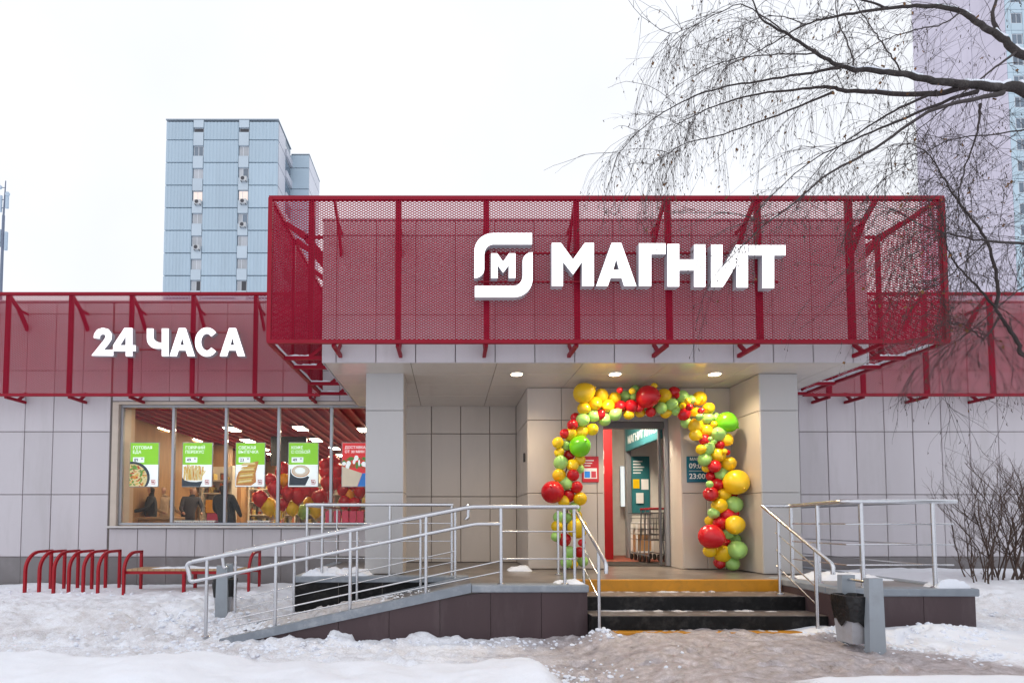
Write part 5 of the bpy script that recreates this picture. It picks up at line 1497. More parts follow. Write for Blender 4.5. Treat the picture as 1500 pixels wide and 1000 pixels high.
bunch('bunch of red balloons in the window right of the coffee poster', [('R', 478, 690, 9), ('R', 492, 688, 9), ('R', 474, 725, 8), ('R', 458, 719, 8), ('Y', 455, 738, 9), ('R', 490, 704, 9), ('R', 479, 706, 8), ('R', 502, 717, 7), ('O', 512, 724, 7), ('R', 527, 720, 7), ('R', 475, 737, 7), ('g', 445, 748, 8), ('Y', 463, 747, 8), ('R', 516, 705, 8), ('R', 488, 676, 8), ('R', 476, 680, 7), ('R', 505, 735, 8), ('R', 466, 728, 8), ('R', 520, 738, 8)], 12.8, 488)
# pink gift bags on the inner sill
for k, px in enumerate((482, 494, 506, 517, 528)):
    a, b = P(px - 5, 765, 11.15), P(px + 5, 748, 11.15)
    t = empty('gift_bag', ((a.x + b.x)/2, 11.2, a.z), 'pink paper bag standing in a row in the shop window', 'bag', 'pink bags in the window')
    MB().bbox(a.x, b.x, 11.12, 11.20, a.z, b.z, 0.004).build('bag_body', 'gift_pink', t)
    MB().tube([((a.x*0.7 + b.x*0.3), 11.15, b.z), ((a.x + b.x)/2, 11.15, b.z + 0.05), ((a.x*0.3 + b.x*0.7), 11.15, b.z)], 0.004, 5).build('handle', 'gift_pink', t)
a, b = P(470, 765.6, 11.1), P(540, 778, 11.1)
t = empty('display_table', ((a.x + b.x)/2, 11.2, LZ), 'low white display table under the pink bags', 'table')
MB().bbox(a.x, b.x, 11.0, 11.5, a.z - 0.045, a.z - 0.004, 0.005).build('table_top', 'white_wall', t)
for x in (a.x + 0.05, b.x - 0.05):
    for y in (11.05, 11.45): MB().bar((x, y, LZ), (x, y, a.z - 0.046), 0.035).build('leg', 'white_wall', t)

# ------------------------------------------------------------------ people in the shop
def person(px, py_head, Y, lean, label, jacket, legs='jeans', facing=0.0, arm=0.35, h=1.72, hair='hair_dark', bulk=1.0):
    base = P(px, py_head, Y)
    t = empty('person', (base.x, Y, LZ), label, 'person')
    s = h/1.72
    J = {}
    def j(n, x, y, z, r): J[n] = ((x*s*bulk, y*s, z*s), r*s*(bulk if z < 1.5 else 1))
    lx = lean
    j('pelvis', 0, 0, 0.95, 0.15); j('waist', lx*0.25, -0.01, 1.08, 0.145); j('chest', lx*0.6, -0.02, 1.30, 0.175); j('neck0', lx*0.9, 0, 1.47, 0.09); j('neck', lx, 0.0, 1.53, 0.055)
    j('headb', lx*1.1, -0.01, 1.60, 0.085); j('head', lx*1.15, -0.015, 1.66, 0.098); j('headt', lx*1.18, 0, 1.72, 0.07)
    for sgn, n in ((-1, 'l'), (1, 'r')):
        j('sh'+n, lx*0.8 + sgn*0.18, 0, 1.42, 0.075); j('el'+n, lx*0.8 + sgn*(0.24 + 0.05*arm), -0.05 - arm*0.1, 1.15, 0.052); j('wr'+n, lx*0.8 + sgn*0.22, -0.05 - arm*0.55, 0.98 + arm*0.12, 0.036); j('ha'+n, lx*0.8 + sgn*0.20, -0.05 - arm*0.75, 0.93 + arm*0.15, 0.035)
        j('hi'+n, sgn*0.09, 0, 0.88, 0.105); j('kn'+n, sgn*0.10, -0.02, 0.50, 0.065); j('an'+n, sgn*0.10, 0.03, 0.09, 0.045); j('to'+n, sgn*0.11, -0.13, 0.045, 0.038)
    E_ = [('pelvis','waist'),('waist','chest'),('chest','neck0'),('neck0','neck'),('neck','headb'),('headb','head'),('head','headt')]
    for n in 'lr': E_ += [('chest','sh'+n),('sh'+n,'el'+n),('el'+n,'wr'+n),('wr'+n,'ha'+n),('pelvis','hi'+n),('hi'+n,'kn'+n),('kn'+n,'an'+n),('an'+n,'to'+n)]
    names = list(J); me = bpy.data.meshes.new('body')
    me.from_pydata([J[n][0] for n in names], [(names.index(a), names.index(b)) for a, b in E_], [])
    o = bpy.data.objects.new('body', me); COL.objects.link(o)
    sk = o.modifiers.new('skin', 'SKIN'); sk.use_smooth_shade = True
    for i, n in enumerate(names):
        me.skin_vertices[0].data[i].radius = (J[n][1], J[n][1]); me.skin_vertices[0].data[i].use_root = (n == 'pelvis')
    ss = o.modifiers.new('sub', 'SUBSURF'); ss.levels = 2; ss.render_levels = 2
    dg = bpy.context.evaluated_depsgraph_get()
    m2 = bpy.data.meshes.new_from_object(o.evaluated_get(dg))
    bpy.data.objects.remove(o)
    m2.materials.clear()
    for k in (jacket, legs, 'skin', hair): m2.materials.append(M[k])
    hd = Vector(J['head'][0])
    for p_ in m2.polygons:
        c = p_.center
        if c.z > 1.54*s:
            p_.material_index = 3 if (c.y > hd.y - 0.02*s or c.z > hd.z + 0.05*s) else 2
        elif c.z < 0.88*s and abs(c.x - lx*0.5*s) < 0.19*s and c.y > -0.2*s: p_.material_index = 1
        elif c.z < 1.10*s and c.y < -0.05*s - arm*0.6*s: p_.material_index = 2
        else: p_.material_index = 0
        p_.use_smooth = True
    b = link('body', m2, t, (0, 0, 0), (0, 0, facing))
    return t
person(334, 707, 11.1, 0.10, 'person in a black jacket standing with back to the window', 'jacket_black', facing=R(165), h=1.50, bulk=1.22)
person(222, 722, 12.6, 0.10, 'person in a dark jacket leaning at the wooden counter', 'jacket_black', facing=R(-60), arm=0.8, h=1.55)
person(239, 716, 13.4, -0.02, 'person in a beige top standing beyond the wooden counter', 'cloth_beige', facing=R(60), arm=0.6, h=1.60)
person(276, 728, 13.6, 0.10, 'person in a dark grey coat standing behind the fries poster', 'jacket_brown', facing=R(30), arm=0.5, h=1.60)

# ------------------------------------------------------------------ vestibule behind the doorway
vy0, vy1 = Y_DOOR + 0.15, 12.2
VX0, VX1 = DX0 - 0.9, 4.9
MB().box(VX0, VX1, Y_WALL + 0.04, vy1, LZ + 0.003, LZ + 0.010).build('vestibule_floor', 'red_mat', B)
MB().box(DX0 + 0.02, DX1 - 0.02, Y_DOOR + 0.1, Y_WALL + 0.039, LZ + 0.003, LZ + 0.009).build('door_mat', 'mat_dark', B)
MB().box(VX1, VX1 + 0.1, vy0, vy1, LZ + 0.002, CEIL + 0.0).build('vestibule_wall', 'white_wall', B)
MB().box(VX0 - 0.1, VX0, vy0, vy1, LZ + 0.002, CEIL).build('vestibule_wall', 'white_wall', B)
MB().box(VX0 - 0.1, VX1 + 0.1, Y_DOOR + 0.125, vy1, SOF + 0.001, SOF + 0.05).build('vestibule_ceiling', 'white_wall', B)
# inner partition seen through the doorway
xi0 = P(917, 700, 11.4).x
ip = MB().box(xi0 + 0.1, VX1 - 0.002, 11.4, 11.46, LZ + 0.011, SOF - 0.002).build('inner_partition', 'white_wall', B)
MB().bbox(xi0, xi0 + 0.1, 11.36, 11.5, LZ + 0.011, SOF - 0.003, 0.008).build('door_post', 'alu', ip)
a, b = P(926, 752, 11.38), P(951, 668, 11.38)
t = empty('notice_board', (a.x, 11.38, a.z), 'teal notice board with two small sheets inside the doorway', 'board')
MB().bbox(a.x, b.x, 11.37, 11.395, a.z, b.z, 0.005).build('board', 'teal', t)
w, h = b.x - a.x, b.z - a.z
MB().box(a.x + 0.06*w, a.x + 0.42*w, 11.364, 11.3685, a.z + 0.44*h, a.z + 0.60*h).build('sheet', 'bal_yellow', t)
MB().box(a.x + 0.52*w, a.x + 0.92*w, 11.364, 11.3685, a.z + 0.42*h, a.z + 0.60*h).build('sheet', 'print_white', t)
MB().box(a.x + 0.22*w, a.x + 0.60*w, 11.33, 11.3685, a.z + 0.18*h, a.z + 0.36*h).build('leaflet_box', 'print_white', t)
for k in range(5): MB().box(a.x + 0.08*w, a.x + (0.5 + 0.1*(k % 3))*w, 11.364, 11.3685, a.z + (0.70 + 0.05*k)*h, a.z + (0.72 + 0.05*k)*h).build('notice_line', 'print_white', t)
a, b = P(928, 800, 11.2), P(950, 765, 11.2)
t = empty('wire_basket', (a.x, 11.2, LZ), 'white framed display cabinet under the notice board', 'cabinet')
fm = MB()
for x in (a.x, b.x):
    for y in (11.0, 11.3): fm.bar((x, y, LZ + 0.012), (x, y, b.z), 0.035)
for z in (a.z - 0.1, b.z):
    fm.bar((a.x, 11.0, z), (b.x, 11.0, z), 0.035); fm.bar((a.x, 11.3, z), (b.x, 11.3, z), 0.035)
fm.build('frame', 'print_white', t)
MB().box(a.x + 0.02, b.x - 0.02, 11.02, 11.28, LZ + 0.013, (a.z + b.z)/2).build('cabinet_body', 'wood_wall', t)
# teal header with lettering on the right-hand vestibule wall
HX = 3.68
t = empty('header_sign', (HX, 10.2, 2.6), 'teal header sign with white letters inside the doorway', 'sign')
zt_, zb_ = P(960, 622, 9.7).z, P(960, 640, 9.7).z - 0.05
MB().bbox(HX, HX + 0.06, 9.5, 11.35, zb_, SOF - 0.002, 0.006).build('panel', 'teal', t)
text_part('МАГНИТ АПТЕКА', HX - 0.002, 11.2, zb_ + 0.14, 0.21, 'print_white', t, 0.015, rot=R(-90))
# red board at the left
a, b = P(866, 826, 10.9), P(896, 600, 10.9)
t = empty('red_board', (a.x, 10.9, LZ), 'tall red board standing just inside the doorway', 'board')
MB().bbox(a.x, b.x, 10.9, 10.98, LZ + 0.011, b.z, 0.006).build('board', mat('board_red', (0.34, 0.008, 0.012), rough=0.5, spec=0.3), t)
for k in range(2): MB().box(b.x - 0.23, b.x - 0.17, 10.894, 10.899, 2.2 + 0.30*k, 2.36 + 0.30*k).build('print', 'print_white', t)
# window far inside
a, b = P(909, 742, 11.9), P(917, 682, 11.9)
t = empty('lit_screen', (a.x, 11.9, a.z), 'narrow bright screen beyond the red board inside the doorway', 'screen')
MB().bbox(a.x, b.x, 11.9, 11.94, a.z, b.z, 0.004).build('bezel', 'alu', t)
MB().box(a.x + 0.008, b.x - 0.008, 11.894, 11.899, a.z + 0.01, b.z - 0.01).build('display', mat('screen_glow', (0.7, 0.8, 0.85), emit=(0.75, 0.88, 1.0), estr=0.5), t)
MB().box(VX0, VX1 - 0.002, vy1 + 0.001, vy1 + 0.06, LZ, SOF).build('vestibule_back', 'white_wall', B)
# vestibule lamp
t = empty('ceiling_lamp', (2.95, 9.95, SOF - 0.03), 'square ceiling lamp of the vestibule behind the doorway', 'lamp')
MB().bbox(2.6, 3.3, 9.7, 10.2, SOF - 0.03, SOF - 0.001, 0.006).build('housing', 'print_white', t)
MB().box(2.63, 3.27, 9.73, 10.17, SOF - 0.036, SOF - 0.031).build('diffuser', mat('lamp_vestibule', (0.9, 0.88, 0.84), emit=(1.0, 0.86, 0.66), estr=105.0), t)
# stacked shopping trolleys
def trolley(x, y, label):
    t = empty('shopping_trolley', (x, y, LZ), label, 'trolley', 'shopping trolleys nested inside the doorway')
    m = MB(); z0, z1 = LZ + 0.42, LZ + 0.92
    for k in range(8):
        u = -0.22 + 0.44*k/7
        m.tube([(x + u*0.85, y - 0.02, z0), (x + u, y - 0.06, z1)], 0.006, 5)
    for k in range(6):
        z = z0 + (z1 - z0)*k/5; g = 0.19 + 0.03*k/5
        m.tube([(x - g, y - 0.03, z), (x + g, y - 0.03, z)], 0.006, 5)
        m.tube([(x - g, y - 0.03, z), (x - g, y + 0.6, z)], 0.006, 5); m.tube([(x + g, y - 0.03, z), (x + g, y + 0.6, z)], 0.006, 5)
    m.build('basket', 'cart_metal', t)
    f = MB()
    for s in (-1, 1):
        f.tube([(x + s*0.22, y - 0.10, z1 + 0.06), (x + s*0.21, y, LZ + 0.42), (x + s*0.23, y - 0.02, LZ + 0.12)], 0.012, 6)
        f.tube([(x + s*0.23, y - 0.02, LZ + 0.14), (x + s*0.18, y + 0.62, LZ + 0.16)], 0.012, 6)
    f.build('chassis', 'cart_metal', t)
    MB().tube([(x - 0.25, y - 0.12, z1 + 0.07), (x + 0.25, y - 0.12, z1 + 0.07)], 0.017, 8).build('handle', 'cart_red', t)
    for sx in (-0.23, 0.23):
        for sy in (-0.02, 0.58):
            MB().tube([(x + sx*(1 if sy < 0.3 else 0.8) - 0.015, y + sy, LZ + 0.075), (x + sx*(1 if sy < 0.3 else 0.8) + 0.015, y + sy, LZ + 0.075)], 0.06, 12).build('wheel', 'plastic_black', t)
for k, dl in enumerate(('front trolley of the nested row inside the doorway', 'middle trolley of the nested row inside the doorway', 'rear trolley of the nested row inside the doorway')):
    trolley(P(966, 780, 9.95).x - 0.02, 9.85 + 0.22*k, dl)

# ------------------------------------------------------------------ birch
def smooth_pts(pts, n=5):
    pts = [Vector(p) for p in pts]
    out = []
    for i in range(len(pts)-1):
        p0, p1, p2, p3 = pts[max(i-1, 0)], pts[i], pts[i+1], pts[min(i+2, len(pts)-1)]
        for k in range(n):
            t = k/n
            out.append(0.5*((2*p1) + (-p0 + p2)*t + (2*p0 - 5*p1 + 4*p2 - p3)*t*t + (-p0 + 3*p1 - 3*p2 + p3)*t**3))
    out.append(pts[-1]); return out
def birch():
    tx, ty = 6.35, 5.2
    t = empty('birch_tree', (tx, ty, GZ(tx, ty)), 'bare birch with drooping twigs reaching over the canopy from the right', 'tree')
    rn = random.Random(21)
    c7 = lambda x, y, Y: P(900 + x/2.5, y/2.5, Y)
    c8 = lambda x, y, Y: P(1100 + x/3.03, 270 + y/3.03, Y)
    limbs = [  # (points, start radius, end radius)
        ([(tx, ty + 0.02, 5.0)] + [c7(*q) for q in [(1500,332,5.15),(1400,322,5.12),(1300,308,5.1),(1190,300,5.05),(1060,275,5.0),(940,258,5.0),(830,245,5.0),(740,195,5.0),(640,130,4.95),(540,70,4.9),(495,-20,4.9)]], 0.078, 0.006),
        ([c7(*q) for q in [(830,245,5.0),(700,270,5.05),(520,300,5.1),(360,330,5.15),(200,400,5.2),(90,480,5.2),(10,570,5.25)]], 0.020, 0.0035),
        ([c7(*q) for q in [(1290,315,5.1),(1150,345,5.2),(880,335,5.3),(780,320,5.3),(690,325,5.35),(500,350,5.4),(340,400,5.4),(240,450,5.4)]], 0.042, 0.004),
        ([c7(*q) for q in [(800,338,5.3),(600,420,5.35),(400,490,5.4),(250,530,5.4),(130,610,5.45)]], 0.018, 0.003),
        ([c7(*q) for q in [(1330,335,5.12),(1200,375,5.2),(1000,460,5.3),(860,520,5.35),(720,590,5.4),(570,720,5.45)]], 0.030, 0.004),
        ([c7(*q) for q in [(1420,340,5.13),(1330,360,5.0),(1150,410,4.9),(950,545,4.85),(780,640,4.8),(650,750,4.8),(540,830,4.8),(390,980,4.85)]], 0.034, 0.004),
        ([c7(*q) for q in [(1180,335,5.1),(1020,410,5.25),(890,490,5.4),(790,570,5.45),(680,700,5.5)]], 0.022, 0.003),
        ([(tx, ty, 5.6)] + [c7(*q) for q in [(1500,205,5.3),(1420,140,5.3),(1330,82,5.3),(1270,42,5.3),(1150,22,5.3),(1000,30,5.35),(820,60,5.4),(700,90,5.4),(560,170,5.45),(420,240,5.5)]], 0.060, 0.004),
        ([c7(*q) for q in [(1420,142,5.3),(1388,70,5.35),(1400,0,5.4),(1440,-80,5.4)]], 0.030, 0.012),
        ([c7(*q) for q in [(1470,190,5.3),(1380,260,5.2),(1290,330,5.1),(1180,420,5.0),(1080,500,5.0)]], 0.020, 0.004),
        ([(tx, ty, 2.7)] + [c8(*q) for q in [(1240,770,5.2),(1180,690,5.2),(1130,620,5.2),(1085,550,5.2),(1020,470,5.2),(960,410,5.2),(900,340,5.2),(868,260,5.2),(850,150,5.2)]], 0.036, 0.004),
        ([c8(*q) for q in [(1085,550,5.2),(1097,440,5.15),(1050,260,5.1),(980,150,5.1),(915,70,5.1),(860,-20,5.1),(800,-120,5.1)]], 0.024, 0.006),
        ([c8(*q) for q in [(1110,580,5.2),(1040,680,5.15),(980,650,5.1),(880,610,5.1)]], 0.014, 0.004),
        ([(tx, ty, 3.9)] + [c8(*q) for q in [(1300,270,5.0),(1212,262,4.95),(1050,250,4.9),(900,225,4.9),(780,190,4.9),(650,120,4.9)]], 0.030, 0.004),
        ([c8(*q) for q in [(1050,250,5.1),(900,390,5.1),(820,450,5.1),(740,480,5.1)]], 0.010, 0.003),
        ([c8(*q) for q in [(1300,400,5.2),(1200,460,5.2),(1080,560,5.2),(950,670,5.15),(830,745,5.15)]], 0.012, 0.004),
        ([c7(*q) for q in [(1540,470,5.2),(1400,490,5.1),(1220,515,5.1),(1100,585,5.1),(980,660,5.1)]], 0.012, 0.003),
        ([c7(*q) for q in [(1340,380,5.1),(1330,480,5.1),(1290,600,5.1),(1260,700,5.1),(1270,760,5.1)]], 0.016, 0.005),
        ([c7(*q) for q in [(1000,30,5.35),(880,-10,5.35),(700,-60,5.4)]], 0.016, 0.006),
        ([c7(*q) for q in [(1060,270,5.0),(1010,200,5.0),(960,130,5.0),(900,40,5.0),(860,-30,5.0)]], 0.010, 0.004),
        ([c7(*q) for q in [(880,250,5.0),(850,150,5.05),(815,70,5.1),(810,-20,5.1)]], 0.010, 0.004),
        ([c7(*q) for q in [(1270,42,5.3),(1200,90,5.2),(1100,110,5.15),(960,160,5.1),(840,250,5.0),(700,360,4.95)]], 0.012, 0.003),
        ([c7(*q) for q in [(740,195,5.0),(600,200,4.95),(440,215,4.9),(320,260,4.9),(220,320,4.9)]], 0.010, 0.003),
        ([c7(*q) for q in [(640,130,4.95),(480,20,4.9),(400,40,4.9),(300,90,4.9),(200,130,4.9)]], 0.008, 0.003),
        ([c7(*q) for q in [(700,90,5.4),(600,60,5.4),(520,70,5.4),(400,130,5.45),(300,170,5.45)]], 0.007, 0.003),
    ]
    g = GZ(tx, ty)
    tr = MB()
    tp = smooth_pts([(tx, ty, g - 0.3), (tx + 0.03, ty, 1.5), (tx - 0.02, ty + 0.03, 3.2), (tx, ty, 5.0), (tx + 0.06, ty - 0.02, 7.2), (tx + 0.10, ty, 9.6)], 6)
    tr.tube(tp, [0.19 - 0.15*i/(len(tp)-1) + (0.07 if i == 0 else 0.03 if i == 1 else 0) for i in range(len(tp))], 16)
    tr.build('trunk', 'bark', t, smooth=True)
    tw = MB(); cat = MB(); lv = MB(); sn = MB()
    def twig(p, d, L, r, depth, grav=0.22):
        n = 7; pts = [p.copy()]; q = p.copy(); d = d.normalized()
        for i in range(n):
            d = (d + Vector((rn.gauss(0, 0.11), rn.gauss(0, 0.11), rn.gauss(0, 0.07) - grav))).normalized()
            q = q + d*(L/n); pts.append(q.copy())
        tw.tube(pts, r, 3, r1=r*0.45, cap=False)
        if depth > 0:
            for i in range(1, n):
                if rn.random() < 0.52:
                    side = Vector((rn.gauss(0, 1), rn.gauss(0, 0.6), rn.gauss(-0.2, 0.5)))
                    dd_ = ((pts[i+1]-pts[i]).normalized() + side*0.7).normalized()
                    twig(pts[i], dd_, L*rn.uniform(0.3, 0.65), r*0.7, depth - 1, grav*1.15)
        if rn.random() < 0.30:
            leafish(pts[-1])
        for i in (2, 4, 5):
            if rn.random() < 0.10: leafish(pts[i])
    def leafish(p):
        k = rn.random()
        if k < 0.72:
            a = p + Vector((rn.gauss(0, 0.006), rn.gauss(0, 0.006), 0)); l = rn.uniform(0.016, 0.03)
            cat.tube([a, a + Vector((rn.gauss(0, 0.005), 0, -l*0.5)), a + Vector((rn.gauss(0, 0.006), 0, -l))], [0.0028, 0.0042, 0.002], 4)
        elif k < 0.80:
            u = Vector((rn.gauss(0, 1), rn.gauss(0, 1), rn.gauss(0, 0.5))).normalized()*rn.uniform(0.010, 0.018)
            v = Vector((rn.gauss(0, 0.5), rn.gauss(0, 0.5), -1)).normalized()*rn.uniform(0.012, 0.022)
            lv.add([p - u*0.2, p + u + v*0.8, p + v*2.0, p - u + v], [(0,1,2,3)])
    for li, (pts, r0, r1) in enumerate(limbs):
        sp = smooth_pts(pts, 6)
        n = len(sp)
        for i in range(1, n-1):
            k = 0.0028
            sp[i] = sp[i] + Vector((rn.gauss(0, k), rn.gauss(0, k*1.5), rn.gauss(0, k)))
        rad = [0.82*(r0 + (r1 - r0)*(i/(n-1))**0.5) for i in range(n)]
        mb = MB().tube(sp, rad, 10 if r0 > 0.02 else 7)
        mb.build('limb', 'bark' if r0 > 0.045 else 'twig', t, smooth=True)
        tot = sum((sp[i+1]-sp[i]).length for i in range(n-1))
        # snow on the thick parts
        if r0 > 0.04:
            seg = [i for i in range(n) if rad[i] > 0.016 and sp[i].x < 6.0]
            if len(seg) > 3:
                run = []
                for i in seg:
                    if rn.random() < 0.72: run.append(i)
                    else:
                        if len(run) > 2: sn.tube([sp[j] + Vector((0, -rad[j]*0.45, rad[j]*0.80)) for j in run], [max(0.008, rad[j]*rn.uniform(0.30, 0.65)) for j in run], 6)
                        run = []
                if len(run) > 2: sn.tube([sp[j] + Vector((0, -rad[j]*0.45, rad[j]*0.80)) for j in run], [max(0.008, rad[j]*rn.uniform(0.30, 0.65)) for j in run], 6)
        # twigs
        cnt = int(tot*(8 if r0 > 0.03 else 11))
        for _ in range(cnt):
            f = rn.uniform(0.18 if r0 > 0.03 else 0.05, 1.0)**0.8
            i = min(int(f*(n-1)), n-2)
            p = sp[i].lerp(sp[i+1], rn.random()); d = (sp[i+1]-sp[i]).normalized()
            side = Vector((rn.gauss(0, 0.6), rn.gauss(0, 0.8), rn.gauss(0.1, 0.8)))
            L = rn.uniform(0.25, 0.95)
            twig(p, d*0.9 + side*0.8, L, rn.uniform(0.0015, 0.0031), 2 if rn.random() < 0.55 else 1, rn.uniform(0.0, 0.22))
        twig(sp[-1], (sp[-1]-sp[-2]).normalized(), 0.6, max(r1*0.9, 0.0025), 2)
    # long weeping strands
    for li in (1, 2, 3, 0, 7, 22, 23, 24):
        pts, r0, r1 = limbs[li]
        sp = smooth_pts(pts, 6); n = len(sp)
        for _ in range(11):
            i = rn.randint(n//2, n-2)
            twig(sp[i].copy(), Vector((rn.gauss(-0.4, 0.4), rn.gauss(0, 0.5), rn.gauss(-0.2, 0.4))), rn.uniform(0.5, 1.15), 0.0018, 2, rn.uniform(0.25, 0.5))
    for li in (10, 11, 12, 13, 14, 15, 16, 17):
        sp = smooth_pts(limbs[li][0], 6); n = len(sp)
        for _ in range(16):
            i = rn.randint(n//4, n-2)
            twig(sp[i].copy(), Vector((rn.gauss(-0.5, 0.8), rn.gauss(0, 0.5), rn.gauss(0.0, 0.8))), rn.uniform(0.5, 1.2), rn.uniform(0.0018, 0.0034), 2, rn.uniform(0.0, 0.2))
    o = tw.build('twigs', 'twig', t, kind='stuff', recalc=False)
    cat.build('catkins', 'catkin', t, kind='stuff', recalc=False)
    lv.build('withered_leaves', 'dead_leaf', t, kind='stuff', recalc=False)
    sn.build('limb_snow', 'snow_white', t, smooth=True, kind='stuff')
birch()

# ------------------------------------------------------------------ shrub by the right wing
def shrub(cx, cy, label, seed, n, h, spread):
    rn = random.Random(seed)
    gz = GZ(cx, cy)
    t = empty('bare_shrub', (cx, cy, gz), label, 'shrub')
    fine = MB()
    def grow(mb, p, d, L, r, lev):
        k = 6; pts = [p.copy()]; q = p.copy(); d = d.normalized()
        for i in range(k):
            d = (d + Vector((rn.gauss(0, 0.13), rn.gauss(0, 0.13), rn.gauss(0.05, 0.08)))).normalized()
            q = q + d*L/k; pts.append(q.copy())
        mb.tube(pts, r, 6 if lev == 0 else 4, r1=r*0.55, cap=False)
        if lev < 3:
            for i in range(1, k + 1):
                if rn.random() < (0.75 if i > 1 else 0.3):
                    s = Vector((rn.gauss(0, 1), rn.gauss(0, 1), rn.gauss(0.3, 0.4))).normalized()
                    grow(fine if lev >= 0 else mb, pts[i], (pts[i]-pts[i-1]).normalized() + s*0.6, L*rn.uniform(0.38, 0.6), r*0.55, lev + 1)
    for _ in range(n):
        a = rn.uniform(0, 2*math.pi); rr = spread*0.35*rn.random()**0.5
        p = Vector((cx + rr*math.cos(a), cy + rr*math.sin(a)*0.7, gz - 0.1))
        m = MB()
        d = Vector((math.cos(a)*rn.uniform(0.0, 0.5), math.sin(a)*0.3, 1))
        grow(m, p, d, h*rn.uniform(0.55, 0.85), rn.uniform(0.007, 0.013), 0)
        m.build('stem', 'shrub_bark', t, smooth=True)
    fine.build('fine_twigs', 'shrub_bark', t, kind='stuff', recalc=False)
shrub(P(1455, 850, 8.3).x, 8.3, 'bare many-stemmed shrub against the blank pale wall', 5, 17, 1.6, 1.0)
shrub(P(1515, 850, 8.0).x, 8.0, 'bare upright shrub farther along the blank pale wall', 9, 12, 1.65, 0.8)
shrub(P(1430, 858, 8.0).x, 7.9, 'small bare sapling at the foot of the big shrub', 13, 4, 0.6, 0.25)

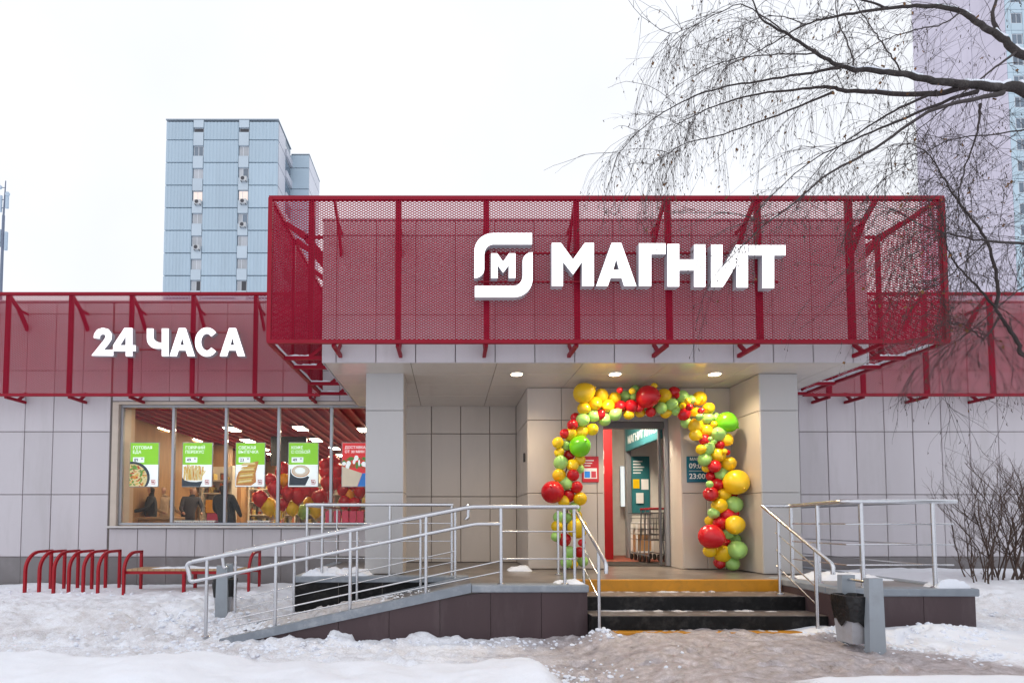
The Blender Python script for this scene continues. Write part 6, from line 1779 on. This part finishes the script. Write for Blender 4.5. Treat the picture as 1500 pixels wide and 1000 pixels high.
# ------------------------------------------------------------------ far buildings
def far_tower_left():
    Y0 = 68.0
    D1 = 5.6
    t = empty('apartment_tower', (P(320, 400, Y0).x, Y0, 0), 'pale blue panel tower block with two columns of windows', 'building')
    x0, x1 = P(241, 300, Y0).x, P(406, 300, Y0).x
    zt = P(320, 178, Y0).z
    fl = 33.2/F*Y0
    core = MB().box(x0 + 0.06, x1 - 0.06, Y0 + 0.30, Y0 + D1, -1, zt - 0.02)
    xa, xb = P(424, 300, Y0 + D1).x, P(452, 300, Y0 + D1).x
    core.box(x0 + 2, xb - 0.06, Y0 + D1 + 0.08, Y0 + D1 + 6.0, -1, P(430, 227, Y0 + D1).z - 0.02)
    core.build('core', 'tower_joint', t)
    floors = [P(320, 205 + 33.1*k, Y0).z for k in range(-1, 20)]
    floors = [zt] + [z for z in floors if z < zt - 1.0 and z > 10]
    bays = [(P(281, 300, Y0).x, P(296.5, 300, Y0).x), (P(348, 300, Y0).x, P(363.5, 300, Y0).x)]
    cols = [x0, bays[0][0], bays[0][1], bays[1][0], bays[1][1], x1]
    def ribbed(xa_, xb_, z0, z1, y):
        m = MB(); n = max(2, int((xb_ - xa_)/0.42)); w = (xb_ - xa_ - 0.06)/n
        poly = []
        for i in range(n):
            u = xa_ + 0.03 + i*w
            poly += [(u, y), (u + w*0.62, y), (u + w*0.70, y + 0.035), (u + w*0.93, y + 0.035)]
        poly += [(xb_ - 0.03, y), (xb_ - 0.03, y + 0.28), (xa_ + 0.03, y + 0.28)]
        m.prism(poly, 'z', z0 + 0.07, z1 - 0.07)
        return m
    for zi in range(len(floors)-1):
        z1, z0 = floors[zi], floors[zi+1]
        for k in (0, 2, 4):
            ribbed(cols[k], cols[k+1], z0, z1, Y0).build('facade_panel', 'tower_blue', t)
        MB().box(x1 - 0.05, x1 + 0.02, Y0 + 0.32, Y0 + D1*0.55, z0 + 0.07, z1 - 0.07).build('facade_panel', 'tower_side', t)
    rnw = random.Random(4)
    # windows at their floors (pixel height of the window centre in each column)
    wy = [(0, 190.5, 'v'), (0, 221, 'g'), (0, 254, 'w'), (0, 287, 'l'), (0, 320, 'w'), (0, 353, 'w'), (0, 387, 'w'), (0, 418, 'd'),
          (1, 190.5, 'v'), (1, 221, 'w'), (1, 253, 'w'), (1, 286, 'l'), (1, 320, 'w'), (1, 352.5, 'c'), (1, 386, 'w'), (1, 418, 'd')]
    acs = {(0, 287), (1, 253), (1, 286), (1, 320), (0, 353)}
    for b_i, (ba, bb) in enumerate(bays):
        zs_w = []
        for (c, py, kd) in wy:
            if c != b_i: continue
            hh = 0.55 if kd == 'v' else 1.30
            zc = P(290, py, Y0).z
            zs_w.append((zc - hh/2, zc + hh/2, kd, py))
        z_ext = zs_w[-1][0]
        while z_ext > 12:
            z_ext -= fl; zs_w.append((z_ext, z_ext + 1.3, 'w', -1))
        # spandrels between the windows
        top = zt + 0.15
        for (za, zb_, kd, py) in zs_w:
            MB().box(ba + 0.04, bb - 0.04, Y0 - 0.05, Y0 + 0.28, zb_ + 0.05, top).build('spandrel', 'tower_bay', t)
            w = MB().box(ba + 0.08, bb - 0.08, Y0 + 0.17, Y0 + 0.28, za, zb_).build('window', 'win_frame', t)
            if kd == 'v':
                MB().box(ba + 0.12, bb - 0.12, Y0 + 0.155, Y0 + 0.168, za + 0.04, zb_ - 0.04).build('vent', 'ac_dark', w)
            else:
                mid = ba + (bb - ba)*(0.42 if b_i else 0.5)
                m1 = {'g': 'tower_glass', 'w': 'tower_curtain', 'l': 'tower_lit', 'c': 'tower_curtain', 'd': 'tower_curtain'}[kd]
                m2 = {'g': 'tower_glass', 'w': 'tower_curtain' if rnw.random() < 0.6 else 'tower_glass', 'l': 'tower_lit', 'c': 'tower_curtain', 'd': 'ac_dark'}[kd]
                MB().box(ba + 0.14, mid - 0.04, Y0 + 0.155, Y0 + 0.168, za + 0.06, zb_ - 0.06).build('pane', m1, w)
                MB().box(mid + 0.04, bb - 0.14, Y0 + 0.155, Y0 + 0.168, za + 0.06, zb_ - 0.06).build('pane', m2, w)
            if (b_i, py) in acs:
                xc_ = (ba + bb)/2 + (0.15 if b_i else 0.2)
                ac = MB().bbox(xc_ - 0.42, xc_ + 0.42, Y0 - 0.45, Y0 - 0.10, za - 0.62, za - 0.05, 0.03).build('air_conditioner', 'ac_white', t)
                MB().tube([(xc_ - 0.08, Y0 - 0.462, za - 0.33), (xc_ - 0.08, Y0 - 0.452, za - 0.33)], 0.24, 16).build('fan_grille', 'ac_dark', ac)
                MB().bar((xc_ - 0.3, Y0 - 0.45, za - 0.65), (xc_ - 0.3, Y0 - 0.05, za - 0.65), 0.05).bar((xc_ + 0.3, Y0 - 0.45, za - 0.65), (xc_ + 0.3, Y0 - 0.05, za - 0.65), 0.05).build('ac_bracket', 'ac_dark', ac)
            top = za - 0.05
    # receding side with recessed balconies, then the second block
    z2 = P(430, 227, Y0 + D1).z
    for zi in range(len(floors)-1):
        z1, z0 = floors[zi], floors[zi+1]
        if zi == 0: z1 = z2
        MB().box(xa, xb, Y0 + D1, Y0 + D1 + 0.075, z0 + 0.07, z1 - 0.07).build('facade_panel', 'tower_blue', t)
        MB().box(xb - 0.05, xb + 0.02, Y0 + D1 + 0.1, Y0 + D1 + 6.0, z0 + 0.07, z1 - 0.07).build('facade_panel', 'tower_side', t)
        MB().box(x1 - 0.05, x1 - 0.02, Y0 + D1*0.55 + 0.03, Y0 + D1, z0 + 1.1, z1 - 0.35).build('balcony_window', 'tower_glass', t)
        MB().box(x1 - 0.05, x1 + 0.25, Y0 + D1*0.55 + 0.03, Y0 + D1, z0 + 0.07, z0 + 1.0).build('balcony', 'tower_side', t)
    MB().box(x0 - 0.05, x1 + 0.06, Y0 - 0.06, Y0 + D1, zt + 0.16, zt + 0.30).build('roof_edge', 'tower_joint', t)
    MB().box(x1 + 0.061, xb + 0.06, Y0 + D1 - 0.02, Y0 + D1 + 6.1, z2 + 0.01, z2 + 0.14).build('roof_edge', 'tower_joint', t)
far_tower_left()

def far_tower_right():
    Y0 = 68.0
    xm, x1 = P(1480, 200, Y0).x, P(1640, 200, Y0).x
    Y1 = Y0*(1480 - VX)/(1342 - VX)                      # the blank gable recedes from the corner at 1480 to 1342
    t = empty('apartment_tower', (xm, Y0, 0), 'tall tower block with blank lilac gable and pale blue window front behind the birch', 'building')
    H = 96.0
    MB().box(xm + 0.06, x1 - 0.06, Y0 + 0.2, Y1 - 0.06, -1, H - 0.05).build('core', 'tower_joint', t)
    fl = 33.1/F*Y0
    n = int(H/fl)
    ys = [Y0 + 0.02, Y0 + (Y1 - Y0)*0.33, Y0 + (Y1 - Y0)*0.66, Y1]
    for k in range(n + 1):
        z0, z1 = k*fl, min((k+1)*fl, H)
        if z1 < 12 or z1 - z0 < 0.5: continue
        for a, b in zip(ys[:-1], ys[1:]):
            MB().box(xm, xm + 0.055, a + 0.035, b - 0.035, z0 + 0.035, z1 - 0.035).build('gable_panel', 'tower_pink', t)
        u = xm + 0.06
        cells = [(u, u + 0.75, 0), (u + 0.75, u + 2.25, 1), (u + 2.25, u + 3.3, 0), (u + 3.3, u + 4.8, 1), (u + 4.8, x1, 0)]
        for (a, b, isw) in cells:
            if not isw:
                MB().box(a + 0.02, b - 0.02, Y0 + 0.04, Y0 + 0.19, z0 + 0.03, z1 - 0.03).build('facade_panel', 'tower_pale', t)
            else:
                MB().box(a + 0.02, b - 0.02, Y0 + 0.04, Y0 + 0.19, z0 + 0.03, z0 + 0.95).build('facade_panel', 'tower_pale', t)
                MB().box(a + 0.02, b - 0.02, Y0 + 0.04, Y0 + 0.19, z0 + 2.40, z1 - 0.03).build('facade_panel', 'tower_pale', t)
                w = MB().box(a + 0.05, b - 0.05, Y0 + 0.10, Y0 + 0.18, z0 + 0.97, z0 + 2.38).build('window', 'win_frame', t)
                for q in (0, 1):
                    MB().box(a + 0.13 + q*0.65, a + 0.70 + q*0.65, Y0 + 0.085, Y0 + 0.098, z0 + 1.05, z0 + 2.30).build('pane', 'tower_glass', w)
    MB().box(xm - 0.1, x1, Y0 - 0.05, Y1, H, H + 0.4).build('roof_edge', 'tower_joint', t)
far_tower_right()

def mast():
    Y0 = 60.0
    x = P(4, 350, Y0).x
    t = empty('antenna_mast', (x, Y0, 0), 'slim grey antenna mast rising behind the left wing', 'mast')
    zt = P(5, 265, Y0).z
    m = MB()
    m.tube([(x, Y0, -1), (x, Y0, zt - 4)], 0.20, 10, r1=0.14); m.tube([(x, Y0, zt - 4), (x + 0.1, Y0, zt)], 0.10, 8, r1=0.05)
    m.build('pole', 'mast', t, smooth=True)
    for dx, z, h in ((0.36, zt - 3.2, 1.9), (0.40, zt - 8.0, 2.1), (-0.38, zt - 3.6, 1.9), (-0.36, zt - 7.6, 2.0)):
        MB().bbox(x + dx - 0.16, x + dx + 0.16, Y0 - 0.12, Y0 + 0.08, z, z + h, 0.03).build('antenna_panel', 'antenna', t)
        MB().bar((x, Y0, z + h*0.25), (x + dx, Y0, z + h*0.25), 0.07).bar((x, Y0, z + h*0.75), (x + dx, Y0, z + h*0.75), 0.07).build('antenna_arm', 'mast', t)
    for dx, z in ((0.45, zt - 1.6), (-0.45, zt - 0.8)):
        MB().tube([(x + dx, Y0 - 0.18, z), (x + dx, Y0 - 0.05, z)], 0.24, 16).build('dish', 'antenna', t)
        MB().bar((x, Y0, z), (x + dx, Y0 - 0.05, z), 0.06).build('antenna_arm', 'mast', t)
mast()
